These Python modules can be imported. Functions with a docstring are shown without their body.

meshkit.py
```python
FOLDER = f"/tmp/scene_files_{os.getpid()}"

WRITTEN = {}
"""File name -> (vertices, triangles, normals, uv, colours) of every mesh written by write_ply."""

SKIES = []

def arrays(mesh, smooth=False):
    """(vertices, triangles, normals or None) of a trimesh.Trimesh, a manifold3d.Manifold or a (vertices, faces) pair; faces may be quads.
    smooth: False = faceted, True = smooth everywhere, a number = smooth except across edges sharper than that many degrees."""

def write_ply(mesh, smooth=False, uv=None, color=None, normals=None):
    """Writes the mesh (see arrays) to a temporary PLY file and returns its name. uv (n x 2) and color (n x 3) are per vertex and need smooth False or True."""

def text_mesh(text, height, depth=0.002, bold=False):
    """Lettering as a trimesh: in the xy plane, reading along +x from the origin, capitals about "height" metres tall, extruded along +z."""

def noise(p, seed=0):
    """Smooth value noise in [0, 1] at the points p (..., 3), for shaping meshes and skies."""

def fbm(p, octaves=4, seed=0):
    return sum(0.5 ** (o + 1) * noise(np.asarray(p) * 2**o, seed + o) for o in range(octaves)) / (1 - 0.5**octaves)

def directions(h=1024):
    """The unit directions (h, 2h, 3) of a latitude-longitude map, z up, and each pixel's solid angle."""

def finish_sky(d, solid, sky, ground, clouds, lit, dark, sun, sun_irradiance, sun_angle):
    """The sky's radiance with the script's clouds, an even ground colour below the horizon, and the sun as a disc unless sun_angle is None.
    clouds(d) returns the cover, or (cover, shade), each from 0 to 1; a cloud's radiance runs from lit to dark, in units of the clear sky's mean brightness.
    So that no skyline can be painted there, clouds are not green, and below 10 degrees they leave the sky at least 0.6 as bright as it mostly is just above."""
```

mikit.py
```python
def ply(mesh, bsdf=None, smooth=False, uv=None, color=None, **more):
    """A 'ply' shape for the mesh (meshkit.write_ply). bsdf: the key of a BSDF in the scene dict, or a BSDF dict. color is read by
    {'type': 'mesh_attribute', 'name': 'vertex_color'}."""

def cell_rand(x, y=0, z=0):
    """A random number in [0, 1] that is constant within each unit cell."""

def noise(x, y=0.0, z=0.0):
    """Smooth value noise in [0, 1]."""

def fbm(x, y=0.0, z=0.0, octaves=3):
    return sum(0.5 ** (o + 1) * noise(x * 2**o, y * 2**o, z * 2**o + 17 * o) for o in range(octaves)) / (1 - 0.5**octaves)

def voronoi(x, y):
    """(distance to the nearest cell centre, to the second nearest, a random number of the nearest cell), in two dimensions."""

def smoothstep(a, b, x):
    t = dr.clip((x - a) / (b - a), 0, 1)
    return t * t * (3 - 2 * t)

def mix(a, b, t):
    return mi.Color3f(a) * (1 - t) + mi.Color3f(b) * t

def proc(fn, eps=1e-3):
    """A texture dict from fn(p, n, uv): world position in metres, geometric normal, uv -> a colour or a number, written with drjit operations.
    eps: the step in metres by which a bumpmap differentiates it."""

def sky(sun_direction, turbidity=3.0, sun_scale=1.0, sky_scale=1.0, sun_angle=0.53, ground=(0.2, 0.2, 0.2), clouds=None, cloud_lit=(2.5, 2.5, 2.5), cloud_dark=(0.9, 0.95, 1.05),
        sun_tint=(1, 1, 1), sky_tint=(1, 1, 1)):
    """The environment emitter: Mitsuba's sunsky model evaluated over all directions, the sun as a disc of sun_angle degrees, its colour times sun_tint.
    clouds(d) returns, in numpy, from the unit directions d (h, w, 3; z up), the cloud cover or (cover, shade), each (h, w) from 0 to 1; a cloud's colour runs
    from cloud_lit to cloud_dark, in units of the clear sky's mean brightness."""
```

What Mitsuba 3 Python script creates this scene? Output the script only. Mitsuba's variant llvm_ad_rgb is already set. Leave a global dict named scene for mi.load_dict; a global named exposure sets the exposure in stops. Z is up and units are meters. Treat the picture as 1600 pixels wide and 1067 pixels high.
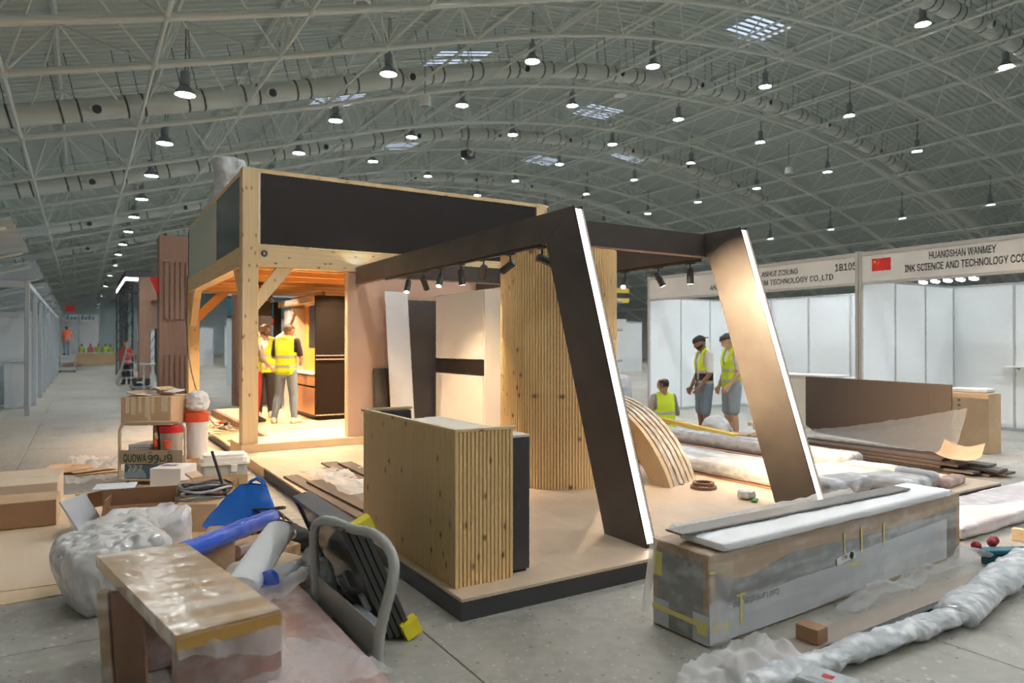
import math, random
import numpy as np, trimesh, manifold3d as m3, mitsuba as mi, drjit as dr
import mikit, meshkit
from shapely.geometry import Polygon, LineString, Point, box as sbox
from mikit import noise, fbm, voronoi, smoothstep, mix, cell_rand, proc

random.seed(7); RNG = np.random.default_rng(7)
T = mi.ScalarTransform4f
scene, labels = {}, {}

# ---------------------------------------------------------------- camera, light level
CAM_H, FOC, YAW, PITCH = 1.65, 1087.6, 0.55425, 0.0052
fwd = np.array([math.sin(YAW) * math.cos(PITCH), math.cos(YAW) * math.cos(PITCH), math.sin(PITCH)])
scene['camera'] = dict(type='thinlens', fov=2 * math.degrees(math.atan(800 / FOC)), fov_axis='x', near_clip=0.05, far_clip=600.0,
                       aperture_radius=0.0085, focus_distance=6.2,
                       to_world=T().look_at(origin=[0, 0, CAM_H], target=[float(fwd[0]), float(fwd[1]), float(CAM_H + fwd[2])], up=[0, 0, 1]))
exposure = 0.28
LAMP = 225.0                       # radiance of the hall's high-bay lamps
LAMP_COL = (0.965, 1.0, 1.015)
SPOT = 60.0                        # warm track spots
WARM = (1.0, 0.74, 0.46)
DECK = 0.136                       # height of the stand's deck
PLAT = 0.25                        # floor of the timber pavilion

# ---------------------------------------------------------------- small helpers
def numbered(key):
    if key not in scene and key not in labels: return key
    i = 1
    while f'{key}_{i:03d}' in scene or f'{key}_{i:03d}' in labels: i += 1
    return f'{key}_{i:03d}'

def tag(key, label=None, cat=None, group=None, kind=None):
    d = labels.setdefault(key, {})
    for a, b in (('label', label), ('category', cat), ('group', group), ('kind', kind)):
        if b: d[a] = b
    return key

def thing(name, label, cat, group=None):
    return tag(numbered(name), label, cat, group)

def E(name, mesh, mat, label=None, cat=None, group=None, kind=None, smooth=False, parent=None, **more):
    key = numbered(f'{parent}__{name}' if parent else name)
    if isinstance(mesh, (list, tuple)) and not isinstance(mesh[0], np.ndarray): mesh = trimesh.util.concatenate(list(mesh))
    scene[key] = mikit.ply(mesh, mat, smooth, **more)
    if label or cat or group or kind: tag(key, label, cat, group, kind)
    return key

def R(name, proto, tw, parent=None, mat=None, **kw):
    """another copy of a shape dict under its own key"""
    key = numbered(f'{parent}__{name}' if parent else name)
    d = dict(proto); d['to_world'] = tw
    if mat: d['bsdf'] = {'type': 'ref', 'id': mat}
    scene[key] = d
    if kw: tag(key, **kw)
    return key

def struct(name, mesh, mat, parent=None, smooth=False, label=None):
    return E(name, mesh, mat, kind=None if parent else 'structure', parent=parent, smooth=smooth, label=label)

def box(x0, x1, y0, y1, z0, z1, b=0.0):
    if b <= 0:
        v = np.array([[x, y, z] for x in (x0, x1) for y in (y0, y1) for z in (z0, z1)], float)
        f = [[0, 1, 3], [0, 3, 2], [4, 6, 7], [4, 7, 5], [0, 4, 5], [0, 5, 1], [2, 3, 7], [2, 7, 6], [0, 2, 6], [0, 6, 4], [1, 5, 7], [1, 7, 3]]
        return trimesh.Trimesh(v, f, process=False)
    p = []
    for x, sx in ((x0, 1), (x1, -1)):
        for y, sy in ((y0, 1), (y1, -1)):
            for z, sz in ((z0, 1), (z1, -1)):
                p += [[x, y + sy * b, z + sz * b], [x + sx * b, y, z + sz * b], [x + sx * b, y + sy * b, z]]
    return trimesh.convex.convex_hull(np.array(p))

def rot(m, deg, axis=(0, 0, 1), at=(0, 0, 0)):
    m = m.copy(); m.apply_transform(trimesh.transformations.rotation_matrix(math.radians(deg), axis, at)); return m

def mv(m, x=0, y=0, z=0):
    m = m.copy(); m.apply_translation([x, y, z]); return m

def obox(c, size, deg=0, b=0.0, tilt=0, taxis=(1, 0, 0)):
    """box of the given size about c, tilted, then turned by deg about z"""
    sx, sy, sz = size
    m = box(-sx / 2, sx / 2, -sy / 2, sy / 2, -sz / 2, sz / 2, b)
    if tilt: m = rot(m, tilt, taxis)
    return mv(rot(m, deg), *c)

def frame(t):
    a = np.cross(t, [0, 0, 1.0] if abs(t[2]) < 0.9 else [1.0, 0, 0]); a /= np.linalg.norm(a)
    return a, np.cross(t, a)

def tube(pts, r, n=8, caps=True):
    p = np.asarray(pts, float); k = len(p)
    t = np.gradient(p, axis=0); t /= np.linalg.norm(t, axis=1, keepdims=True) + 1e-12
    a, _ = frame(t[0]); v = []
    rr = np.broadcast_to(r, (k,)); ang = np.arange(n) * 2 * np.pi / n
    for i in range(k):
        a = a - t[i] * (a @ t[i]); a /= np.linalg.norm(a); b = np.cross(t[i], a)
        v.append(p[i] + rr[i] * (np.cos(ang)[:, None] * a + np.sin(ang)[:, None] * b))
    v = np.vstack(v); f = []
    for i in range(k - 1):
        for j in range(n):
            j2 = (j + 1) % n; f += [[i * n + j, i * n + j2, (i + 1) * n + j2], [i * n + j, (i + 1) * n + j2, (i + 1) * n + j]]
    if caps:
        v = np.vstack([v, p[:1], p[-1:]]); c0, c1 = len(v) - 2, len(v) - 1
        for j in range(n):
            j2 = (j + 1) % n; f += [[c0, j2, j], [c1, (k - 1) * n + j, (k - 1) * n + j2]]
    return trimesh.Trimesh(v, f, process=False)

def cyl(p0, p1, r, n=12): return tube([p0, p1], r, n)

def lathe(prof, n=24, c=(0, 0, 0)):
    prof = np.asarray(prof, float); k = len(prof); ang = np.arange(n) * 2 * np.pi / n
    v = np.array([[r * math.cos(a) + c[0], r * math.sin(a) + c[1], z + c[2]] for r, z in prof for a in ang]); f = []
    for i in range(k - 1):
        for j in range(n):
            j2 = (j + 1) % n; f += [[i * n + j, i * n + j2, (i + 1) * n + j2], [i * n + j, (i + 1) * n + j2, (i + 1) * n + j]]
    return trimesh.Trimesh(v, f, process=False)

def prism(poly, h, z0=0.0):
    if not isinstance(poly, Polygon): poly = Polygon(poly)
    return mv(trimesh.creation.extrude_polygon(poly, h, engine='earcut'), 0, 0, z0)

def plane_prism(poly, o, ex, ey, h):
    """polygon drawn in the plane (o, ex, ey), extruded by h along ex x ey"""
    m = prism(poly, h); ex, ey = np.array(ex, float), np.array(ey, float); M = np.eye(4)
    M[:3, 0], M[:3, 1], M[:3, 2], M[:3, 3] = ex, ey, np.cross(ex, ey), o
    m.apply_transform(M); return m

def grid(fn, nu, nv, thick=0.0):
    """fn(u, v) -> points; a sheet, doubled when thick"""
    u, v = np.meshgrid(np.linspace(0, 1, nu), np.linspace(0, 1, nv), indexing='ij')
    p = fn(u, v).reshape(-1, 3); f = []
    for i in range(nu - 1):
        a = i * nv + np.arange(nv - 1); f.append(np.stack([a, a + nv, a + nv + 1], 1)); f.append(np.stack([a, a + nv + 1, a + 1], 1))
    f = np.vstack(f); m = trimesh.Trimesh(p, f, process=False)
    if thick:
        n = m.vertex_normals; q = p - n * thick; k = len(p)
        rim = np.concatenate([np.arange(nv), np.arange(1, nu) * nv + nv - 1, (nu - 1) * nv + np.arange(nv - 2, -1, -1), np.arange(nu - 2, 0, -1) * nv])
        a, b = rim, np.roll(rim, -1)
        m = trimesh.Trimesh(np.vstack([p, q]), np.vstack([f, f[:, ::-1] + k, np.stack([a, b + k, b], 1), np.stack([a, a + k, b + k], 1)]), process=False)
    return m

def nz(p, f, octaves=3, seed=0):
    return meshkit.fbm(np.asarray(p) * f, octaves, seed) - 0.5

def soft_box(sx, sy, sz, r=0.06, amp=0.01, freq=6.0, sub=5, seed=0, squash=None, aniso=(1, 1, 1)):
    """a wrapped, crumpled box about the origin: rounded, with folds"""
    m = trimesh.creation.icosphere(sub); v = np.array(m.vertices)
    h = np.array([sx, sy, sz]) / 2
    q = v / np.max(np.abs(v), axis=1, keepdims=True)           # onto the cube
    inner = np.maximum(h - r, 0.2 * h); c = np.clip(q * h, -inner, inner); d = q * h - c
    L = np.linalg.norm(d, axis=1, keepdims=True); rr = np.minimum(r, h)
    n = np.where(L > 1e-9, d / np.maximum(L, 1e-9), 0); p = c + n * rr
    big = L[:, 0] < 1e-9
    p[big] = (q * h)[big]
    nn = np.array(trimesh.Trimesh(p, m.faces, process=False).vertex_normals)
    g = p * np.array(aniso)
    dsp = nz(g, freq, 4, seed) * 2 * amp + (np.abs(nz(g, freq * 2.3, 2, seed + 9)) - 0.12) * amp * 1.4
    p = p + nn * dsp[:, None]
    if squash: p = squash(p)
    return trimesh.Trimesh(p, m.faces, process=False)

def superq(m, e):
    return m

def place(m, c, deg=0, tilt=0, taxis=(1, 0, 0)):
    if tilt: m = rot(m, tilt, taxis)
    return mv(rot(m, deg), *c)

def text(s, h, depth, o, ex, ey, bold=False, center=False, mat='ink', parent=None, name='lettering', width=None):
    m = meshkit.text_mesh(s, h, depth, bold)
    w = m.bounds[1][0] - m.bounds[0][0]
    if width: m.apply_scale([width / w, 1, 1]); w = width
    if center: m.apply_translation([-(m.bounds[0][0] + m.bounds[1][0]) / 2, 0, 0])
    ex, ey = np.array(ex, float), np.array(ey, float); M = np.eye(4)
    M[:3, 0], M[:3, 1], M[:3, 2], M[:3, 3] = ex, ey, np.cross(ex, ey), o
    m.apply_transform(M)
    return E(name, m, mat, parent=parent)

def area(mesh, rad, col=(1, 1, 1), w=None, name=None, parent=None, label=None, mat='dark_metal'):
    key = E(name, mesh, mat, parent=parent, label=label)
    e = {'type': 'area', 'radiance': {'type': 'rgb', 'value': [float(rad * c) for c in col]}}
    if w: e['sampling_weight'] = float(w)
    scene[key]['emitter'] = e
    return key

SPOT_I = [0]
def spot(o, target, power, col=WARM, cutoff=32, beam=14, w=1.0):
    SPOT_I[0] += 1
    o = np.array(o, float); d = np.array(target, float) - o
    scene[f'light_spot_{SPOT_I[0]}'] = {'type': 'spot', 'cutoff_angle': float(cutoff), 'beam_width': float(beam), 'sampling_weight': float(w),
        'intensity': {'type': 'rgb', 'value': [float(power * c) for c in col]},
        'to_world': T().look_at(origin=o.tolist(), target=(o + d).tolist(), up=[0.1, 0.2, 0.97] if abs(d[2]) < 0.95 * np.linalg.norm(d) else [1, 0, 0])}

ORD = ['first', 'second', 'third', 'fourth', 'fifth', 'sixth', 'seventh', 'eighth', 'ninth', 'tenth', 'eleventh', 'twelfth', 'thirteenth', 'fourteenth', 'fifteenth', 'sixteenth', 'seventeenth', 'eighteenth', 'nineteenth', 'twentieth']

# ---------------------------------------------------------------- materials
def rgb(c): return {'type': 'rgb', 'value': [float(x) for x in c]}
def M(name, col, rough=0.6, metal=0.0, spec=0.5, bump=None, bscale=1.0, coat=0.0, coatg=0.8, two=True, sheen=0.0):
    b = {'type': 'principled', 'base_color': col if isinstance(col, dict) else rgb(col), 'roughness': rough if isinstance(rough, dict) else float(rough), 'metallic': float(metal), 'specular': float(spec)}
    if coat: b['clearcoat'] = float(coat); b['clearcoat_gloss'] = float(coatg)
    if sheen: b['sheen'] = float(sheen)
    if bump: b = {'type': 'bumpmap', 'arbitrary': bump, 'scale': float(bscale), 'bsdf': b}
    scene[name] = {'type': 'twosided', 'bsdf': b} if two else b
    return name
def wood(axis, c1, c2, knots=True, f=1.0):
    """spruce: grain along the axis, with growth rings and sparse dark knots"""
    def fn(p, n, uv):
        q = [p.x, p.y, p.z]; a = q.pop(axis)
        u = q[0] * f; v = q[1] * f
        plank = cell_rand(dr.floor(u / 0.11), dr.floor(v / 0.11), 5)
        g = fbm(u * 34 + plank * 9, v * 34, a * 1.3, 3)
        ring = 0.5 + 0.5 * dr.sin((u * 60 + v * 47 + 7 * noise(u * 5, v * 5, a * 0.6)) * 1.6)
        col = mix(c1, c2, dr.clip(0.55 * g + 0.25 * ring + 0.2 * plank, 0, 1))
        if knots:
            d, _, w = voronoi((u + v) / 0.10, a / 0.21)
            k = dr.select(w > 0.66, 1 - smoothstep(0.05, 0.12, d), 0.0)
            halo = dr.select(w > 0.66, 1 - smoothstep(0.08, 0.22, d), 0.0)
            col = mix(col, (c2[0] * 0.62, c2[1] * 0.5, c2[2] * 0.36), halo * 0.45)
            col = mix(col, (0.12, 0.055, 0.025), k * 0.85)
        return col
    return fn
SP1, SP2 = (0.76, 0.60, 0.36), (0.66, 0.485, 0.255)
M('spruce_v', proc(wood(2, SP1, SP2)), 0.55)
M('spruce_x', proc(wood(0, SP1, SP2)), 0.55)
M('spruce_y', proc(wood(1, SP1, SP2)), 0.55)
M('slat_wood', proc(wood(2, (0.87, 0.62, 0.31), (0.77, 0.52, 0.23))), 0.5)
M('glulam_orange', proc(wood(0, (0.80, 0.47, 0.16), (0.68, 0.36, 0.10), False)), 0.5)
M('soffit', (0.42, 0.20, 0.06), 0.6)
M('oak_brown', proc(wood(2, (0.34, 0.20, 0.14), (0.235, 0.135, 0.092), False, 0.6)), 0.5)
M('ply_y', proc(wood(1, (0.66, 0.48, 0.27), (0.52, 0.36, 0.19), False)), 0.6)
M('yellow_beam', (0.80, 0.55, 0.10), 0.5)

def concrete(p, n, uv):
    a = fbm(p.x * 0.55, p.y * 0.55, 3.1, 4); b = fbm(p.x * 3.1, p.y * 3.1, 0.7, 3); c = fbm(p.x * 19, p.y * 19, 2.2, 2)
    slab = cell_rand(dr.floor(p.x / 2.4 + 0.3), dr.floor(p.y / 2.4 + 0.1), 2)
    col = mix((0.30, 0.305, 0.28), (0.47, 0.465, 0.43), dr.clip(0.15 + 0.9 * a + 0.25 * (slab - 0.5), 0, 1))
    col = mix(col, (0.235, 0.235, 0.215), smoothstep(0.55, 0.75, b) * 0.5)
    col = mix(col, (0.50, 0.42, 0.35), smoothstep(0.52, 0.70, fbm(p.x * 0.8 + 9, p.y * 0.8, 0.3, 3)) * 0.35)
    d, _, w = voronoi(p.x * 9, p.y * 9)
    sp = dr.select(w > 0.72, 1 - smoothstep(0.10, 0.24, d + 0.10 * c), 0.0) * smoothstep(0.42, 0.60, fbm(p.x * 0.9, p.y * 0.9, 8.0, 3))
    col = mix(col, (0.66, 0.65, 0.62), sp * 0.75)
    d2, _, w2 = voronoi(p.x * 23 + 3, p.y * 23)
    col = mix(col, (0.70, 0.69, 0.66), dr.select(w2 > 0.86, 1 - smoothstep(0.10, 0.25, d2), 0.0) * 0.5)
    d3, _, w3 = voronoi(p.x * 13 + 5, p.y * 13 + 2)
    col = mix(col, (0.12, 0.12, 0.115), dr.select(w3 > 0.88, 1 - smoothstep(0.05, 0.16, d3), 0.0) * 0.7)
    return col * (0.55 + 0.17 * c + 0.14 * a) * mi.Color3f(1.0, 0.965, 0.925)
def concrete_rough(p, n, uv): return 0.34 + 0.35 * fbm(p.x * 1.3, p.y * 1.3, 1.0, 3)
M('concrete', proc(concrete), proc(concrete_rough), spec=0.45)
M('seam', (0.05, 0.05, 0.048), 0.9)
M('roof_metal', (0.52, 0.575, 0.55), 0.5)
M('pipe_paint', (0.74, 0.77, 0.73), 0.45)
M('duct_paint', (0.62, 0.655, 0.62), 0.5)
M('strap', (0.06, 0.06, 0.06), 0.7)
M('lamp_grey', (0.22, 0.24, 0.26), 0.45, 0.2)
M('dark_metal', (0.025, 0.025, 0.026), 0.45)
M('white_paint', (0.80, 0.81, 0.80), 0.5)
M('booth_white', (0.80, 0.83, 0.85), 0.4)
M('booth_fascia', (0.78, 0.74, 0.69), 0.45)
M('booth_profile', (0.50, 0.47, 0.435), 0.4, 0.25)
M('booth_grey', (0.42, 0.46, 0.49), 0.4, 0.2)
M('wall_blue', (0.62, 0.76, 0.80), 0.8)
M('wall_pale', (0.5, 0.52, 0.52), 0.9)
def darkwood(p, n, uv):
    a = fbm(p.x * 1.7, p.y * 1.7, p.z * 1.7, 4); b = fbm(p.x * 9, p.y * 9, p.z * 9, 2)
    return mix((0.034, 0.029, 0.026), (0.074, 0.060, 0.052), dr.clip(1.5 * a - 0.3 + 0.25 * (b - 0.5), 0, 1))
M('dark_laminate', proc(darkwood), 0.42, spec=0.5)
M('black_panel', (0.020, 0.017, 0.016), 0.45, spec=0.2)
M('green_glass', (0.02, 0.028, 0.026), 0.12)
M('charcoal', (0.038, 0.039, 0.042), 0.5)
M('brown_board', (0.095, 0.068, 0.055), 0.45)
M('grey_board', (0.145, 0.135, 0.13), 0.4)
def decktop(p, n, uv):
    a = fbm(p.x * 0.9, p.y * 0.9, 2.0, 4); b = fbm(p.x * 40, p.y * 2.5, 0.0, 2); c = fbm(p.x * 6, p.y * 6, 4.0, 3)
    col = mix((0.50, 0.375, 0.27), (0.62, 0.49, 0.365), dr.clip(1.3 * a - 0.15, 0, 1))
    return col * (0.93 + 0.09 * b + 0.08 * c)
M('deck_top', proc(decktop), 0.45)
M('deck_ply', proc(wood(0, (0.72, 0.55, 0.36), (0.62, 0.45, 0.27), False)), 0.55)
M('pink_wall', (0.56, 0.37, 0.27), 0.6)
M('warm_white', (0.74, 0.68, 0.60), 0.4)
M('pure_white', (0.82, 0.83, 0.84), 0.5)
M('foam_white', (0.86, 0.87, 0.88), 0.75)
M('copper_front', (0.60, 0.26, 0.085), 0.3, 0.35)
M('orange_wall', (0.72, 0.27, 0.05), 0.5)
M('kitchen_black', (0.014, 0.010, 0.008), 0.6, spec=0.12)
M('steel', (0.6, 0.58, 0.55), 0.3, 0.85)
M('ink', (0.02, 0.02, 0.022), 0.6)
M('green_ink', (0.03, 0.06, 0.045), 0.6)
M('red_ink', (0.6, 0.03, 0.03), 0.5)
M('faded_ink', (0.26, 0.27, 0.29), 0.6)
M('white_ink', (0.85, 0.85, 0.85), 0.5)
M('gold_ink', (0.95, 0.62, 0.08), 0.5)
M('flag_red', (0.62, 0.025, 0.025), 0.5)
def card(p, n, uv):
    a = fbm(p.x * 4, p.y * 4, p.z * 4, 3); b = fbm(p.x * 60, p.y * 60, p.z * 60, 2)
    return mix((0.47, 0.30, 0.17), (0.60, 0.42, 0.265), a) * (0.92 + 0.14 * b)
M('cardboard', proc(card), 0.75)
M('cardboard_dark', (0.285, 0.155, 0.082), 0.75)
M('cardboard_pale', (0.66, 0.51, 0.37), 0.75)
M('tape', (0.70, 0.58, 0.40), 0.4)
M('tape_yellow', (0.68, 0.60, 0.20), 0.45)
M('paper_white', (0.78, 0.78, 0.79), 0.6)
M('paper_grey', (0.50, 0.52, 0.55), 0.5)
# shrink film over things: glossy, with streaks of lighter wrinkles
def wrapmat(name, base, light, axis=0, amount=0.6, freq=7.0, rough=0.16):
    def streak(p):
        q = [p.x, p.y, p.z]; a = q.pop(axis)
        s = fbm(a * 1.1 + 0.5 * q[0], q[0] * freq * 2.2, q[1] * freq * 2.2, 3); t = fbm(p.x * 11, p.y * 11, p.z * 11, 3)
        return smoothstep(0.42, 0.72, 0.62 * s + 0.38 * t)
    def fn(p, n, uv): return mix(base, light, streak(p) * amount) * (0.86 + 0.28 * fbm(p.x * 2.3, p.y * 2.3, p.z * 2.3, 2))
    def bmp(p, n, uv): return streak(p) * 0.6 + 0.4 * fbm(p.x * 24, p.y * 24, p.z * 24, 2)
    return M(name, proc(fn), rough, bump=proc(bmp, 2e-3), bscale=0.006, coat=1.0, coatg=0.95)
wrapmat('wrap_beige', (0.36, 0.25, 0.15), (0.62, 0.55, 0.47), 0, 0.85, 5.0, 0.13)
wrapmat('wrap_pink', (0.34, 0.215, 0.185), (0.58, 0.50, 0.49), 1, 0.6, 5.0, 0.12)
wrapmat('wrap_grey', (0.20, 0.205, 0.20), (0.44, 0.45, 0.45), 0, 0.8)
wrapmat('wrap_card', (0.36, 0.25, 0.16), (0.52, 0.45, 0.38), 0, 0.7)
wrapmat('wrap_white', (0.58, 0.60, 0.63), (0.80, 0.81, 0.83), 0, 0.8)
wrapmat('foil_silver', (0.34, 0.35, 0.37), (0.74, 0.74, 0.76), 1, 0.95, 5.0, 0.2)
wrapmat('bubble_white', (0.62, 0.63, 0.65), (0.86, 0.86, 0.87), 1, 0.9, 5.0, 0.25)
wrapmat('blue_film', (0.035, 0.11, 0.55), (0.16, 0.27, 0.72), 0, 0.6, 4.0, 0.14)
def bubble_h(p, n, uv):
    d, _, _ = voronoi((p.x + 0.35 * p.z) / 0.018, (p.y + 0.6 * p.z) / 0.018)
    return 1 - smoothstep(0.15, 0.55, d)
# clear loose film: mostly see-through, with a milky share
def film(name, white, milky, rough=0.3):
    scene[name] = {'type': 'blendbsdf', 'weight': float(milky),
                   'a': {'type': 'thindielectric', 'int_ior': 1.35},
                   'b': {'type': 'principledthin', 'base_color': rgb((white, white, white)), 'roughness': float(rough), 'diff_trans': 0.9, 'spec_trans': 0.0, 'eta': 1.45}}
film('clear_film', 0.86, 0.26); film('milky_film', 0.88, 0.55); film('soft_film', 0.86, 0.40)
M('blue_bag', (0.02, 0.16, 0.62), 0.3)
M('white_plastic', (0.80, 0.79, 0.77), 0.35)
M('grey_plastic', (0.36, 0.39, 0.40), 0.4)
M('tote_grey', (0.40, 0.43, 0.42), 0.3)
M('red_plastic', (0.55, 0.02, 0.025), 0.35)
M('orange_plastic', (0.66, 0.085, 0.03), 0.4)
M('blue_label', (0.09, 0.20, 0.34), 0.4)
M('pale_blue', (0.36, 0.50, 0.62), 0.4)
M('yellow_plastic', (0.78, 0.66, 0.02), 0.4)
M('teal_plastic', (0.01, 0.10, 0.14), 0.35)
M('trolley_grey', (0.33, 0.34, 0.31), 0.38, 0.1)
M('beige_paint', (0.50, 0.42, 0.32), 0.45)
M('glass_dark', (0.045, 0.055, 0.052), 0.08)
M('alu', (0.52, 0.54, 0.54), 0.35, 0.6)
M('rubber', (0.03, 0.03, 0.03), 0.6)
M('cable_beige', (0.60, 0.52, 0.40), 0.6)
M('machine_green', (0.36, 0.42, 0.39), 0.5)
# people
M('skin_tan', (0.42, 0.235, 0.155), 0.5); M('skin_light', (0.58, 0.36, 0.26), 0.5); M('skin_dark', (0.25, 0.135, 0.09), 0.5)
M('hair_black', (0.018, 0.014, 0.012), 0.55); M('hair_brown', (0.06, 0.035, 0.022), 0.55)
M('vest_yellow', (0.62, 0.78, 0.03), 0.6); M('vest_orange', (0.75, 0.13, 0.04), 0.6); M('vest_red', (0.6, 0.05, 0.035), 0.6)
M('reflective', (0.50, 0.50, 0.47), 0.35, 0.3)
M('denim', (0.16, 0.21, 0.28), 0.75); M('denim_grey', (0.19, 0.26, 0.36), 0.75); M('denim_pale', (0.30, 0.36, 0.40), 0.75)
M('cloth_black', (0.018, 0.018, 0.02), 0.8); M('cloth_white', (0.76, 0.75, 0.74), 0.8); M('cloth_grey', (0.33, 0.29, 0.26), 0.8); M('cloth_red', (0.42, 0.03, 0.04), 0.8)
M('shoe_white', (0.72, 0.66, 0.58), 0.6); M('helmet', (0.8, 0.45, 0.03), 0.35)
wrapmat('wrap_cream', (0.58, 0.47, 0.34), (0.82, 0.77, 0.68), 2, 0.85, 6.0, 0.2)
wrapmat('pad_wrap', (0.36, 0.37, 0.39), (0.70, 0.70, 0.71), 1, 0.9, 4.0, 0.18)
M('oak_dark', (0.16, 0.085, 0.05), 0.45)
M('sage_panel', (0.50, 0.54, 0.48), 0.5)
M('kitchen_gloss', (0.05, 0.035, 0.03), 0.12)
M('beige_board', (0.36, 0.28, 0.20), 0.6)
M('bucket_clear', (0.46, 0.40, 0.35), 0.2)
M('purple_label', (0.22, 0.18, 0.42), 0.5)
M('cardboard_yellow', (0.66, 0.49, 0.27), 0.7)
M('ink_brown', (0.22, 0.13, 0.07), 0.6)
M('tube_pink', (0.62, 0.50, 0.44), 0.6)
M('glass_frame_mat', (0.035, 0.036, 0.034), 0.35)
wrapmat('bag_milky', (0.56, 0.54, 0.52), (0.80, 0.78, 0.77), 2, 0.8, 4.0, 0.18)
wrapmat('wrap_pale', (0.55, 0.57, 0.59), (0.74, 0.75, 0.75), 0, 0.6, 6.0)
wrapmat('wrap_rose', (0.60, 0.52, 0.53), (0.80, 0.79, 0.82), 0, 0.9, 3.0)
wrapmat('bubble_clear', (0.46, 0.48, 0.50), (0.84, 0.85, 0.86), 2, 0.9, 8.0, 0.14)
M('grey_brown', (0.27, 0.225, 0.185), 0.5)
M('oak_red', (0.40, 0.21, 0.14), 0.5)
M('case_grey', (0.38, 0.40, 0.42), 0.45)
M('red_knob', (0.30, 0.02, 0.03), 0.4)
M('green_strap', (0.05, 0.22, 0.06), 0.5)
M('cream_panel', (0.66, 0.59, 0.50), 0.5)
M('booth_blue', (0.50, 0.56, 0.60), 0.4)
M('tower_white', (0.62, 0.66, 0.60), 0.45)
M('amber_edge', (0.42, 0.24, 0.06), 0.3)
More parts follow.
